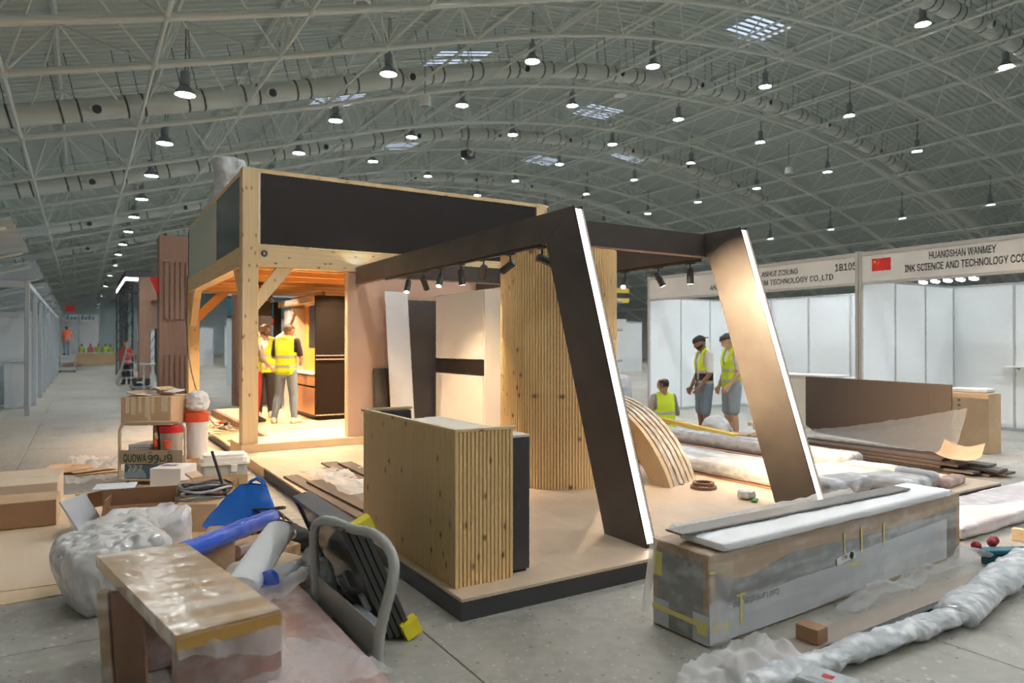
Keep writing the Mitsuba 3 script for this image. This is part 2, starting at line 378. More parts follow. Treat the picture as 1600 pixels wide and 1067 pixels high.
# ================================================================ the hall: floor, end walls, vault
XL, XR, YF, YB = -9.0, 62.0, -22.0, 147.0
struct('floor', box(XL, XR, YF, YB, -0.30, -0.012), 'seam')
G = 2.4
for i in range(int(XL // G), int(XR // G) + 1):       # concrete slabs one by one where they can be told apart
    for j in range(-4, 13):
        x0, y0 = (i - 0.3) * G, (j - 0.1) * G
        if not (x0 > XL and -4 < x0 < 14 and y0 > -6 and y0 < 24): continue
        g = 0.003
        E('slab', box(x0 + g, x0 + G - g, y0 + g, y0 + G - g, -0.011, 0.0, 0.003), 'concrete', parent='floor')
def slabs_left():
    xs0, xs1 = (int(XL // G) + 0 - 0.3) * G, (int(XR // G) + 1 - 0.3) * G
    near = [x for x in [(i - 0.3) * G for i in range(int(XL // G), int(XR // G) + 1)] if -4 < x < 14 and x > XL]
    ys = [y for y in [(j - 0.1) * G for j in range(-4, 13)] if -6 < y < 24]
    a, b, c, d = min(near), max(near) + G, min(ys), max(ys) + G
    return [box(XL, a, YF, YB, -0.011, 0), box(b, XR, YF, YB, -0.011, 0), box(a, b, YF, c, -0.011, 0), box(a, b, d, YB, -0.011, 0)]
E('outer_slabs', slabs_left(), 'concrete', parent='floor')
from scipy.interpolate import CubicSpline
VAULT = CubicSpline([-14, -9, -3, 1.4, 6.4, 13.2, 19, 26.5, 34, 41, 48, 55, 62, 66], [3.75, 5.1, 6.75, 7.95, 9.42, 11.42, 12.45, 12.95, 12.48, 11.15, 9.1, 6.5, 3.5, 1.7])
def arc_pt(x, y, up=0.0):
    s = float(VAULT(x, 1)); L = math.hypot(1, s); return np.array([x - up * s / L, y, float(VAULT(x)) + up / L])
def zl(x): return float(VAULT(x))                     # the lower chords of the trusses
struct('wall_back', box(XL, XR, YB, YB + 0.3, 0, 16), 'wall_blue')
struct('wall_front', box(XL, XR, YF - 0.3, YF, 0, 16), 'wall_pale')
struct('wall_left', box(XL - 0.3, XL, YF, YB, 0, 7.6), 'wall_pale')
struct('wall_right', box(XR, XR + 0.3, YF, YB, 0, 6.2), 'wall_pale')
UP = 2.35
def roof():
    nt = 72; xs = np.linspace(XL - 1.2, XR + 1.6, nt)
    ys, hs = [YF - 0.3], [0.0]
    y = 4.0
    while y < 62:                                      # corrugated sheets: ribs run over the vault
        for dy, h in ((0.0, 0.0), (0.10, 0.0), (0.14, 0.06), (0.26, 0.06), (0.30, 0.0)): ys.append(y + dy); hs.append(h)
        y += 0.33
    ys.append(YB + 0.3); hs.append(0.0)
    ys, hs = np.array(ys), np.array(hs); sl = VAULT(xs, 1); L = np.hypot(1, sl); r = UP + hs[None, :] + 0 * xs[:, None]
    v = np.stack([xs[:, None] - r * (sl / L)[:, None], np.broadcast_to(ys, r.shape), VAULT(xs)[:, None] + r / L[:, None]], -1).reshape(-1, 3)
    n = len(ys); a = (np.arange(nt - 1)[:, None] * n + np.arange(n - 1)[None]).ravel()
    return trimesh.Trimesh(v, np.vstack([np.stack([a, a + 1, a + n + 1], 1), np.stack([a, a + n + 1, a + n], 1)]), process=False)
struct('ceiling', roof(), 'roof_metal')
# skylight strips let into the sheeting: translucent sheet lit by the day outside
for (x, y) in ((20.5, 15.3), (23.6, 19.0), (13.0, 25.6), (24.5, 30.9), (31.5, 36.2), (27.5, 41.4), (9.5, 30.9), (16.6, 41.4)):
    ms = []
    for k in range(6):
        a, b = arc_pt(x, y + 0.33 * k, UP - 0.03), arc_pt(x + 2.3, y + 0.33 * k, UP - 0.03); d = np.array([0, 0.17, 0])
        ms.append(trimesh.Trimesh([a, b, b + d, a + d], [[0, 2, 1], [0, 3, 2]], process=False))
    key = E('skylight', ms, 'white_paint', parent='ceiling', label='bright louvred skylight in the roof sheeting')
    scene[key]['emitter'] = {'type': 'area', 'sampling_weight': 0.06, 'radiance': rgb((0.42, 0.50, 0.66))}

# ---- space-frame trusses over the vault
TY = [4.6, 9.8, 14.8, 17.5, 22.7, 28.0, 33.3, 38.6, 43.9, 49.2, 54.5, 59.8, 65.1, 73.0, 81.0, 92.0, 105.0, 120.0, 135.0]
NX = [1.38 + 2.75 * k for k in range(-3, 22)]
strut = mikit.ply(cyl((0, 0, 0), (0, 0, 1), 0.028, 6), 'pipe_paint', 60)
ball = mikit.ply(trimesh.creation.icosphere(2, 0.11), 'pipe_paint', True)
def along(p, q):
    p, q = np.array(p, float), np.array(q, float); d = q - p; L = np.linalg.norm(d); t = d / L; a, b = frame(t)
    mat = np.eye(4); mat[:3, 0], mat[:3, 1], mat[:3, 2], mat[:3, 3] = a, b, d, p
    return T(mat.tolist())
def seg(p, q, r, n=6): return tube([p, q], r, n, caps=False)
for k, y in enumerate(TY):
    t = thing('roof_truss', (f'pale tubular roof truss arching across the hall, {ORD[k - 2]} from the front' if k > 1 else f'pale tubular roof truss over the camera, above the picture, the {("nearer", "farther")[k]} one'), 'truss', 'roof trusses')
    up = 1.95; y2 = (y + TY[k + 1]) / 2 if k + 1 < len(TY) else y + 4
    xs = np.linspace(XL + 1, XR - 1, 60)
    E('lower_chord', tube([arc_pt(x, y, 0) for x in xs], 0.08 if k < 8 else 0.07, 10), 'pipe_paint', parent=t, smooth=60)
    E('upper_chord', tube([arc_pt(x, y2, up) for x in xs], 0.055, 8), 'pipe_paint', parent=t, smooth=60)
    near = 2 <= k <= 5
    loose, balls = [], []
    for i, x in enumerate(NX):
        p = arc_pt(x, y, 0); vis = near and x < 36
        if vis: R('node', ball, T().translate(p.tolist()), t)
        elif k < 10: balls.append(mv(trimesh.creation.icosphere(1, 0.11), *p))
        qs = [arc_pt(x + dx, yy, up) for dx in (-1.37, 1.37) for yy in ((y2,) if k == 0 else (y2, (y + TY[k - 1]) / 2))]
        for q in qs:
            if vis: R('strut', strut, along(p, q), t)
            else: loose.append(seg(p, q, 0.028, 5))
        if k + 1 < len(TY):                            # tie to the next truss
            q = arc_pt(x, TY[k + 1], 0)
            if vis: R('tie', strut, along(p, q) @ T().scale([1.7, 1.7, 1]), t)
            else: loose.append(seg(p, q, 0.05, 6))
    if loose: E('web', loose, 'pipe_paint', parent=t, kind='stuff')
    if balls: E('joint_balls', balls, 'pipe_paint', parent=t, kind='stuff')
for i, x in enumerate(NX):                             # purlins under the sheeting run the length of the hall
    if x < -6: continue
    E('purlin', tube([arc_pt(x + 1.37, -20, UP - 0.14), arc_pt(x + 1.37, 146, UP - 0.14)], 0.07, 4), 'pipe_paint',
      f'roof purlin running the length of the hall, {ORD[i] if i < 20 else str(i + 1) + "th"} from the left', 'purlin', 'roof purlins')

# ---- air ducts
for k, y in enumerate((12.6, 22.2, 32.0, 43.0, 54.0)):
    t = thing('air_duct', f'round pale air duct following the vault, {ORD[k]} from the front', 'air duct', 'air ducts')
    xs = np.linspace(-8, 58, 70); dr_ = 0.30
    E('pipe', tube([arc_pt(x, y, 0.45) for x in xs], dr_, 18), 'duct_paint', parent=t, smooth=60)
    for i, x in enumerate(np.arange(-3.5, 40, 1.55 if k < 3 else 3.1)):
        if k > 2 and x > 30: continue
        for dx in (0, 0.42):
            p0, p1 = arc_pt(x + dx, y, 0.45), arc_pt(x + dx + 0.05, y, 0.45)
            E('strap', tube([p0, p1], dr_ + 0.012, 18), 'strap', parent=t)
            if k < 3: E('hanger', cyl(p0 + [0, dr_, 0.05], arc_pt(x + dx + 0.1, y + dr_ + 0.05, UP - 0.25), 0.012, 5), 'strap', parent=t)
    for x in np.arange(0.4, 38, 4.6):
        p = arc_pt(x, y, 0.45); d = np.array([0.15, -1, -0.25]); d /= np.linalg.norm(d)
        nzl = E('nozzle', tube([p + d * 0.25, p + d * 0.42, p + d * 0.44], [0.17, 0.17, 0.13], 16), 'duct_paint', parent=t, smooth=40)
        E('opening', cyl(p + d * 0.43, p + d * 0.445, 0.12, 16), 'dark_metal', parent=t)

# ---- high-bay lamps: rows along the hall
LROW = [2.3, 7.95, 13.2, 18.8, 25.4, 31.6, 37.6, 45.5]
LYS = [-8.5, -2.0, 3.5, 8.5, 13.3, 20.0, 25.2, 30.3, 35.4, 40.6, 46.0, 52.0, 58.0, 66.0, 76.0, 90.0, 108.0, 128.0, 141.0]
lp = dict(
    housing=mikit.ply(lathe([(0.0, 0.62), (0.10, 0.62), (0.12, 0.60), (0.12, 0.26), (0.10, 0.24), (0.0, 0.24)], 16), 'lamp_grey', 40),
    shade=mikit.ply(lathe([(0.09, 0.24), (0.16, 0.19), (0.25, 0.06), (0.27, 0.0), (0.255, 0.0), (0.235, 0.06), (0.15, 0.17), (0.05, 0.19)], 20), 'lamp_grey', 40),
    cable=mikit.ply(cyl((0, 0, 0.6), (0.02, 0, 1.75), 0.014, 6), 'strap', 60),
    cable2=mikit.ply(tube([(0.05, 0, 0.6), (0.12, 0.03, 1.1), (0.07, 0, 1.75)], 0.010, 6), 'strap', 60))
glow = mikit.ply(trimesh.Trimesh(*[np.array(a) for a in ([[0, 0, 0.028]] + [[0.238 * math.cos(a), 0.238 * math.sin(a), 0.028] for a in np.arange(20) * math.pi / 10], [[0, (i + 1) % 20 + 1, i + 1] for i in range(20)])], process=False), 'white_paint')
def in_view(x, y, z):
    r_, d_ = x * math.cos(YAW) - y * math.sin(YAW), x * math.sin(YAW) + y * math.cos(YAW)
    return d_ > 1 and abs(FOC * r_ / d_) < 805 and abs(FOC * (z - CAM_H) / d_ - 6) < 545
for r, x in enumerate(LROW):
    seen = 0
    for c, y in enumerate(LYS):
        if (y > 60 and r > 5) or (y < 10 and x > 26) or (r == 0 and y == 13.3): continue
        far = y > 48
        z = zl(x) + (0.0 if y > 15 else 0.1)
        vis = in_view(x, y, z); seen += vis
        t = thing('high_bay_lamp', f'lit high-bay lamp hanging in the {ORD[r]} lamp row from the left, {ORD[seen - 1]} from the front' if vis else f'high-bay lamp of the {ORD[r]} row from the left, {ORD[c]} overhead outside the picture', 'lamp', 'high-bay lamps')
        tw = T().translate([x, y, z])
        R('housing', lp['housing'], tw, t); R('shade', lp['shade'], tw, t); R('cable', lp['cable'], tw, t)
        if not far: R('cable', lp['cable2'], tw, t)
        g = dict(glow); g['emitter'] = {'type': 'area', 'radiance': rgb([LAMP * (2.2 if y > 60 else 1.2 if far else 1.0) * q for q in LAMP_COL]), 'sampling_weight': 0.08 if far else (0.25 if y > 32 or x > 34 else 0.6)}
        R('diffuser', g, tw, t)

# ---- things hanging from the roof
def speaker_can(px, lab):
    t = thing('hanging_speaker', lab, 'speaker'); x, y, z = px
    E('body', lathe([(0, 0.36), (0.17, 0.36), (0.20, 0.33), (0.20, 0.03), (0.17, 0.0), (0.0, 0.0)], 20, (x, y, z)), 'white_paint', parent=t, smooth=40)
    E('grille', lathe([(0, -0.012), (0.14, -0.012), (0.15, 0.0), (0, 0)], 20, (x, y, z)), 'lamp_grey', parent=t)
    E('cable', cyl((x, y, z + 0.36), (x, y, z + 1.9), 0.012, 6), 'strap', parent=t)
speaker_can((5.55, 15.6, 9.6), 'white cylindrical speaker hanging from the roof near the top edge left of centre')
speaker_can((9.9, 21.6, 9.75), 'white cylindrical speaker hanging beside the first fully visible air duct')
speaker_can((33.2, 24.6, 11.1), 'white speaker hanging by the air duct on the right side of the roof')
t = thing('ceiling_projector', 'black projector box slung under the roof above the pavilion end', 'projector')
pc = (16.9, 31.6, 11.45)
E('case', obox(pc, (0.62, 0.5, 0.36), 20, 0.03), 'dark_metal', parent=t)
E('lens', cyl((pc[0] - 0.1, pc[1] - 0.25, pc[2]), (pc[0] - 0.14, pc[1] - 0.36, pc[2]), 0.1, 14), 'lamp_grey', parent=t)
E('hanger', cyl((pc[0], pc[1], pc[2] + 0.15), (pc[0], pc[1], pc[2] + 1.6), 0.02, 6), 'strap', parent=t)
t = thing('hanging_sensor', 'small white disc on a thin rod hanging from the roof right of centre', 'sensor')
E('disc', lathe([(0, 0.09), (0.1, 0.08), (0.24, 0.02), (0.24, 0), (0, 0)], 18, (17.0, 19.8, 10.9)), 'white_paint', parent=t, smooth=40)
E('rod', cyl((17.0, 19.8, 10.95), (17.0, 19.8, 13.4), 0.015, 6), 'white_paint', parent=t)
# ================================================================ the stand's deck
DX0, DX1, DY0, DY1 = 1.93, 8.62, 3.69, 10.3
t = thing('stand_deck', 'low exhibition stand deck with beige top and charcoal skirting', 'platform')
E('top', box(DX0, DX1, DY0, DY1, DECK - 0.022, DECK, 0.003), 'deck_top', parent=t)
E('skirting', box(DX0 + 0.002, DX1, DY0 + 0.002, DY0 + 0.02, 0.0, DECK - 0.022), 'charcoal', parent=t, label='charcoal front skirting')
E('skirting', box(DX0 + 0.002, DX0 + 0.02, DY0 + 0.02, 8.93, 0.0, DECK - 0.022), 'charcoal', parent=t, label='charcoal side skirting')
E('skirting', box(DX0 - 0.012, DX0 + 0.02, 8.93, DY1, 0.0, DECK - 0.002, 0.003), 'deck_ply', parent=t, label='bare pine end of the side skirting')
E('skirting', box(DX1 - 0.02, DX1 + 0.002, DY0 + 0.02, DY1, 0.0, DECK - 0.022), 'deck_ply', parent=t, label='bare pine skirting of the far end')
E('frame', [box(DX0 + 0.05, DX1 - 0.05, y, y + 0.05, 0.0, DECK - 0.024) for y in (4.5, 6.5, 8.5, 10.2)], 'ply_y', parent=t)
t = thing('pavilion_floor', 'raised bare plywood floor under the timber pavilion', 'platform')
E('board', box(1.93, 7.2, 10.3, 11.1, PLAT - 0.03, PLAT, 0.004), 'deck_ply', parent=t)
E('front_sill', box(1.905, 7.2, 10.275, 10.3, 0.0, PLAT - 0.002, 0.004), 'deck_ply', parent=t)
E('side_sill', box(1.9, 1.93, 10.3, 11.1, 0.0, PLAT - 0.002, 0.004), 'deck_ply', parent=t)
for k, (a, b) in enumerate(((11.1, 12.7), (12.7, 14.6), (14.6, 16.4))):
    E('board', box(2.5, 7.2, a + 0.003, b, PLAT - 0.03, PLAT, 0.004), 'deck_ply', parent=t)
    E('board', box(1.93, 2.5, a + 0.003, b, DECK - 0.05, DECK - 0.02, 0.004), 'deck_ply', parent=t)
E('batten', box(2.42, 2.5, 11.1, 16.4, 0.11, PLAT, 0.006), 'oak_brown', parent=t)
E('edge_beam', box(1.93, 1.97, 11.1, 16.4, 0.0, DECK - 0.05), 'brown_board', parent=t)
E('bearer', [box(2.55, 7.1, y, y + 0.08, 0.0, PLAT - 0.03) for y in (10.4, 12.0, 13.6, 15.2, 16.2)], 'ply_y', parent=t)

# ================================================================ slatted reception counter
CX0, CX1, CY0, CY1, CH = 1.975, 2.42, 3.86, 5.56, 1.125
t = thing('reception_counter', 'pine slatted reception counter on the front corner of the deck', 'counter')
E('carcass', [box(CX0 + 0.018, CX0 + 0.05, CY0 + 0.018, CY1 - 0.018, DECK, CH - 0.03), box(CX0 + 0.05, CX1 - 0.02, CY0 + 0.018, CY0 + 0.05, DECK, CH - 0.03), box(CX0 + 0.05, CX1 - 0.02, CY1 - 0.05, CY1 - 0.018, DECK, CH - 0.03)], 'charcoal', parent=t)
P = 0.0285
WB = 0.0109
slx = mikit.ply(box(-WB, WB, -0.009, 0.009, 0, CH - 0.022 - DECK, 0.002), 'slat_wood')
sly = mikit.ply(box(-0.009, 0.009, -WB, WB, 0, CH - 0.022 - DECK, 0.002), 'slat_wood')
E('corner_post', box(CX0, CX0 + 0.026, CY0, CY0 + 0.026, DECK, CH - 0.022, 0.003), 'slat_wood', parent=t)
n = int((CX1 - CX0 - 0.03) / P)
for i in range(n): R('slat', slx, T().translate([CX0 + 0.030 + WB + i * P, CY0 + 0.009, DECK]), t)
for i in range(n): R('slat', slx, T().translate([CX0 + 0.030 + WB + i * P, CY1 - 0.009, DECK]), t)
n = int((CY1 - CY0 - 0.05) / P)
for i in range(n): R('slat', sly, T().translate([CX0 + 0.009, CY0 + 0.030 + WB + i * P, DECK]), t)
E('cap', box(CX0 - 0.004, CX0 + 0.036, CY0 - 0.004, CY1 + 0.004, CH - 0.022, CH, 0.003), 'spruce_y', parent=t)
E('cap', box(CX0 + 0.036, CX1, CY0 - 0.004, CY0 + 0.030, CH - 0.022, CH, 0.003), 'spruce_x', parent=t)
E('cap', box(CX0 + 0.036, CX1, CY1 - 0.030, CY1 + 0.004, CH - 0.022, CH, 0.003), 'spruce_x', parent=t)
E('worktop', box(CX0 + 0.052, CX1 - 0.03, CY0 + 0.052, CY1 - 0.55, CH - 0.075, CH - 0.045, 0.003), 'warm_white', parent=t, label='white worktop inside the slatted shell')
E('shelf', box(CX0 + 0.052, CX1 - 0.03, CY0 + 0.052, CY1 - 0.052, 0.5, 0.52), 'charcoal', parent=t)
t = thing('pedestal', 'charcoal cupboard pedestal with pale top against the back of the slatted counter', 'cupboard')
E('body', box(2.43, 2.565, 3.92, 5.3, DECK + 0.02, 1.035, 0.003), 'charcoal', parent=t)
E('top', box(2.428, 2.567, 3.917, 5.303, 1.035, 1.052, 0.002), 'warm_white', parent=t)
E('plinth', box(2.44, 2.55, 3.94, 5.28, DECK, DECK + 0.02), 'dark_metal', parent=t)

# ================================================================ leaning portal frames with LED edges
def portal(key, X, th, lab, yend, side):
    """side: +1 the thickness lies towards +X"""
    x0, x1 = (X, X + th) if side > 0 else (X - th, X)
    t = thing(key, lab, 'portal frame', None)
    leg = [(3.885, DECK), (4.37, DECK), (5.20, 2.585), (4.79, 2.845)]
    beam = [(4.795, 2.845), (5.205, 2.585), (yend, 2.585), (yend, 2.845)]
    def ex(poly, a, b): return plane_prism(poly, (a, 0, 0), (0, 1, 0), (0, 0, 1), b - a)
    E('leg', ex([(leg[0][0], leg[0][1]), leg[1], leg[2], leg[3]], x0, x1), 'dark_laminate', parent=t)
    E('beam', ex(beam, x0, x1), 'dark_laminate', parent=t)
    # LED channel let into the leg's front edge
    a, b = np.array([0, 3.885, DECK]), np.array([0, 4.79, 2.845]); d = (b - a) / np.linalg.norm(b - a); nrm = np.array([0, -d[2], d[1]])
    def strip(u0, u1, h0, h1, s0, s1):
        q = [a + d * s0 + nrm * h0, a + d * s1 + nrm * h0, a + d * s1 + nrm * h1, a + d * s0 + nrm * h1]
        return plane_prism([(p[1], p[2]) for p in q], (u0, 0, 0), (0, 1, 0), (0, 0, 1), u1 - u0)
    L = np.linalg.norm(b - a)
    E('channel', [strip(x0, x0 + 0.004, 0, 0.012, 0.0, L), strip(x1 - 0.006, x1, 0, 0.022, 0.0, L)], 'dark_metal', parent=t)
    w0, w1 = x0 + 0.010, x1 - 0.010
    q0, q1 = a + d * 0.03 + nrm * 0.008, b - d * 0.03 + nrm * 0.008
    v = np.array([[w0, q0[1], q0[2]], [w1, q0[1], q0[2]], [w1, q1[1], q1[2]], [w0, q1[1], q1[2]]])
    m = trimesh.Trimesh(v, [[0, 1, 2], [0, 2, 3]], process=False)
    if m.face_normals[0] @ nrm < 0: m.invert()
    area(m, 9.0, (1.0, 0.86, 0.68), 3.0, 'led_strip', t, 'glowing LED strip', 'white_paint')
    return t
p1 = portal('portal_frame', 3.58, 0.085, 'dark brown leaning portal frame with a glowing LED edge, standing nearest the slatted counter', 10.34, 1)
p2 = portal('portal_frame', 5.68, 0.085, 'dark brown leaning portal frame with LED edge, standing behind the wrapped crate', 10.34, 1)
for y, lab in ((5.25, 'dark brown cross beam joining the two leaning portal frames at the front'), (9.25, 'dark brown cross beam above the wardrobe at the back of the portal frames')):
    t = thing('cross_beam', lab, 'beam')
    E('board', box(3.668, 5.678, y, y + 0.05, 2.60, 2.835, 0.002), 'dark_laminate', parent=t)
    E('underside_trim', box(3.668, 5.678, y - 0.002, y + 0.052, 2.588, 2.60), 'oak_brown', parent=t)

# track spotlights under the beams
def track_spot(o, aim, lab, lit, power, tracklab=None, grp='track spotlights', cut=30):
    t = thing('track_spotlight', lab, 'spotlight', grp)
    o = np.array(o, float); d = np.array(aim, float) - o; d /= np.linalg.norm(d)
    E('adapter', obox(o + [0, 0, 0.035], (0.032, 0.13, 0.03), 0, 0.004), 'dark_metal', parent=t)
    c = o + [0, 0, -0.075]
    E('stem', cyl(o + [0, 0, 0.03], c, 0.009, 8), 'dark_metal', parent=t)
    E('joint', mv(trimesh.creation.icosphere(2, 0.02), *c), 'dark_metal', parent=t)
    a, b = c - d * 0.05, c + d * 0.12
    E('can', tube([a, a + d * 0.004, b - d * 0.004, b], [0.033, 0.037, 0.037, 0.036], 18), 'dark_metal', parent=t, smooth=40)
    if lit:
        u, w = frame(d); ang = np.arange(16) * np.pi / 8
        v = np.vstack([[b + d * 0.002], [b + d * 0.002 + 0.031 * (math.cos(x) * u + math.sin(x) * w) for x in ang]])
        m = trimesh.Trimesh(v, [[0, i + 1, (i + 1) % 16 + 1] for i in range(16)], process=False)
        if m.face_normals[0] @ d < 0: m.invert()
        area(m, 45.0, (1, 0.85, 0.64), 0.12, 'lens', t, None, 'white_paint')
        spot(b + d * 0.01, b + d * 3, power, WARM, cut, cut * 0.45, w=6.5 if power > 50 else 2.2)
def rail(x, y0, y1, lab):
    E('lighting_track', box(x - 0.017, x + 0.017, y0, y1, 2.555, 2.586, 0.003), 'dark_metal', lab, 'lighting track')
rail(3.62, 5.35, 9.2, 'black lighting track under the beam of the portal frame by the counter')
rail(5.72, 5.35, 9.2, 'black lighting track under the beam of the portal frame behind the crate')
YS = [8.42, 7.93, 7.45, 6.93, 6.42, 5.88, 5.32]
AIM = [((2.9, 7.6, 0.5), 1), ((4.5, 8.3, 0.8), 1), ((2.7, 6.6, 0.6), 1), ((3.9, 6.9, 0.2), 1), ((4.6, 8.9, 0.3), 1), ((3.2, 6.9, 1.9), 1), ((5.68, 4.70, 1.75), 1)]
NAMES = ['farthest from the camera', 'second from the wall', 'third from the wall', 'pointing straight down in the middle', 'with a white lit rim', 'glaring brightly at the camera', 'nearest the leaning leg']
for y, (a, l), nm in zip(YS, AIM, NAMES):
    track_spot((3.62, y, 2.52), a, f'black track spotlight under the beam by the counter, {nm}', l, 140.0 if 'leaning' in nm else 14.0, cut=30 if 'leaning' in nm else 34)
for y, a, nm in ((6.58, (4.7, 5.9, 1.4), 'half hidden behind the slatted column'), (6.0, (6.6, 5.2, 0.2), 'tilted, in the middle'), (5.5, (5.62, 5.35, 0.2), 'pointing straight down')):
    track_spot((5.72, y, 2.52), a, f'black track spotlight under the beam behind the crate, {nm}', True, 8.0)

# ================================================================ slatted column
CC, CR, CTOP = np.array([4.625, 6.47]), 0.655, 2.70
t = thing('slatted_column', 'big round column clad in vertical pine slats with knots', 'column')
E('core', lathe([(0, DECK), (CR - 0.012, DECK), (CR - 0.012, CTOP - 0.01), (0, CTOP - 0.01)], 64, (CC[0], CC[1], 0)), 'oak_dark', parent=t)
NS = 126; w = 2 * math.pi * CR / NS * 0.80 / 2
cs = mikit.ply(box(-0.009, 0.009, -w, w, 0, CTOP - DECK, 0.002), 'slat_wood')
for i in range(NS):
    a = 2 * math.pi * i / NS
    R('slat', cs, T().translate([CC[0] + (CR - 0.004) * math.cos(a), CC[1] + (CR - 0.004) * math.sin(a), DECK]).rotate([0, 0, 1], math.degrees(a)), t)

# ================================================================ back wall, boards and wardrobe
struct('wall_pink', box(3.47, 7.12, 10.375, 10.50, PLAT, 2.76, 0.003), 'pink_wall')
E('end_trim', box(3.462, 3.475, 10.37, 10.505, PLAT, 2.76), 'deck_ply', parent='wall_pink')
def leaner(name, lab, x0, x1, z0, z1, ybot, ytop, th, mat, z_floor):
    m = plane_prism([(ybot, z_floor), (ybot + th, z_floor), (ytop + th, z1), (ytop, z1)], (x0, 0, 0), (0, 1, 0), (0, 0, 1), x1 - x0)
    return E(name, m, mat, lab, 'panel')
leaner('leaning_panel', 'tall narrow white panel leaning against the pink wall', 4.02, 4.40, 0, 2.49, 9.93, 10.26, 0.02, 'pure_white', DECK)
leaner('leaning_panel', 'wide dark brown panel leaning on the pink wall behind the white panel', 4.36, 4.98, 0, 2.37, 10.02, 10.33, 0.02, 'dark_laminate', DECK)
leaner('leaning_panel', 'short dark brown board standing behind the foot of the white panel', 3.85, 4.45, 0, 1.29, 10.06, 10.30, 0.018, 'dark_laminate', DECK)
t = thing('wardrobe', 'tall cream wardrobe with a black band across its front', 'wardrobe')
E('body', box(4.60, 5.25, 8.13, 9.62, DECK, 2.40, 0.004), 'warm_white', parent=t)
E('door', box(4.582, 4.598, 8.15, 9.60, 1.455, 2.385, 0.003), 'warm_white', parent=t)
E('door', box(4.582, 4.598, 8.15, 9.60, DECK + 0.03, 1.235, 0.003), 'warm_white', parent=t)
E('band', box(4.580, 4.600, 8.14, 9.61, 1.24, 1.45, 0.002), 'kitchen_black', parent=t, label='black glass band')

# ================================================================ boards lying on the deck behind the counter
def plank(lab, p, q, wdt, th, z, mat='brown_board', tilt=0, name='plank', grp=None, roll=0):
    p, q = np.array(p, float), np.array(q, float); d = q - p; L = np.hypot(*d); m = box(-L / 2, L / 2, -wdt / 2, wdt / 2, -th / 2, th / 2, 0.002)
    m = rot(m, roll, (1, 0, 0)); m = rot(m, -tilt, (0, 1, 0)); m = rot(m, math.degrees(math.atan2(d[1], d[0])))
    return E(name, mv(m, (p[0] + q[0]) / 2, (p[1] + q[1]) / 2, z), mat, lab, 'plank', grp)
plank('long brown plank lying nearest the deck edge behind the counter', (2.05, 8.15), (2.12, 5.75), 0.16, 0.018, DECK + 0.012)
plank('brown plank lying on the plank at the deck edge, shifted towards the counter', (2.16, 7.6), (2.24, 5.7), 0.16, 0.018, DECK + 0.032)
plank('grey brown plank lying under the crumpled film behind the counter', (2.40, 7.9), (2.42, 5.75), 0.24, 0.018, DECK + 0.012, 'grey_board')
plank('dark brown plank lying higher on the pile behind the counter', (2.62, 8.55), (2.60, 6.3), 0.20, 0.02, DECK + 0.055)
plank('brown plank on top of the pile behind the counter', (2.74, 8.3), (2.73, 6.4), 0.17, 0.02, DECK + 0.078)
plank('short batten carrying the pile of planks behind the counter', (2.45, 7.7), (2.85, 7.72), 0.06, 0.03, DECK + 0.03, 'ply_y')
plank('second short batten under the planks, hidden deep in the pile', (2.48, 6.6), (2.85, 6.62), 0.06, 0.03, DECK + 0.03, 'ply_y')
def crumple_sheet(cx, cy, z, sx, sy, amp, deg, seed, bumpf=3.2, base=0.01, n=46, edge=0.12):
    def fn(u, v):
        x, y = (u - 0.5) * sx, (v - 0.5) * sy
        p = np.stack([x, y, 0 * x], -1)
        wob = np.stack([nz(p, 2.2, 3, seed + 3), nz(p, 2.2, 3, seed + 4)], -1) * edge
        h = np.clip(nz(p, bumpf, 4, seed) * 2.2 + 0.35, 0, None) * amp + np.abs(nz(p, bumpf * 2.7, 2, seed + 7)) * amp * 0.8 + base
        a = math.radians(deg); x, y = x + wob[..., 0], y + wob[..., 1]
        return np.stack([cx + x * math.cos(a) - y * math.sin(a), cy + x * math.sin(a) + y * math.cos(a), z + h], -1)
    return grid(fn, n, n)
E('plastic_sheet', crumple_sheet(2.37, 7.35, DECK + 0.045, 0.42, 1.5, 0.09, 4, 3), 'milky_film', 'crumpled clear film lying over the planks behind the counter', 'plastic sheet', smooth=True)
E('plastic_sheet', crumple_sheet(2.95, 7.55, DECK, 0.32, 1.3, 0.09, 10, 8), 'milky_film', 'crumpled white film on the far side of the plank pile', 'plastic sheet', smooth=True)

# ================================================================ curved boards, rings
RC = 1.554
for i in range(6):
    x = 5.30 + 0.105 * i; pts = []
    y0 = 5.38 + 0.036 * i; r0, r1 = RC, RC - 0.27
    th = np.linspace(0.447, 1.52, 26); zc = -0.538
    outer = [(y0 + 1.398 - r0 * math.cos(a), zc + r0 * math.sin(a)) for a in th]; inner = [(y0 + 1.398 - r1 * math.cos(a), zc + r1 * math.sin(a)) for a in th[::-1] if zc + r1 * math.sin(a) > DECK + 0.02] + [(y0 + 0.30, DECK)]
    m = plane_prism(outer + inner, (x, 0, 0), (0, 1, 0), (0, 0, 1), 0.055)
    if i:
        m = m.subdivide().subdivide(); v = np.array(m.vertices); v += np.stack([nz(v, 7, 3, i), nz(v, 7, 3, i + 20), 0.4 * nz(v, 7, 3, i + 40)], 1) * 0.022; v[:, 2] = np.maximum(v[:, 2], DECK + 0.001); m = trimesh.Trimesh(v, m.faces, process=False)
    E('curved_board', m, 'deck_ply' if i == 0 else 'wrap_cream', f'curved plywood ring piece {"with bare face" if i == 0 else "in clear wrap"}, {ORD[i]} of the row from the leaning leg', 'curved board', 'curved boards', smooth=50 if i else False)
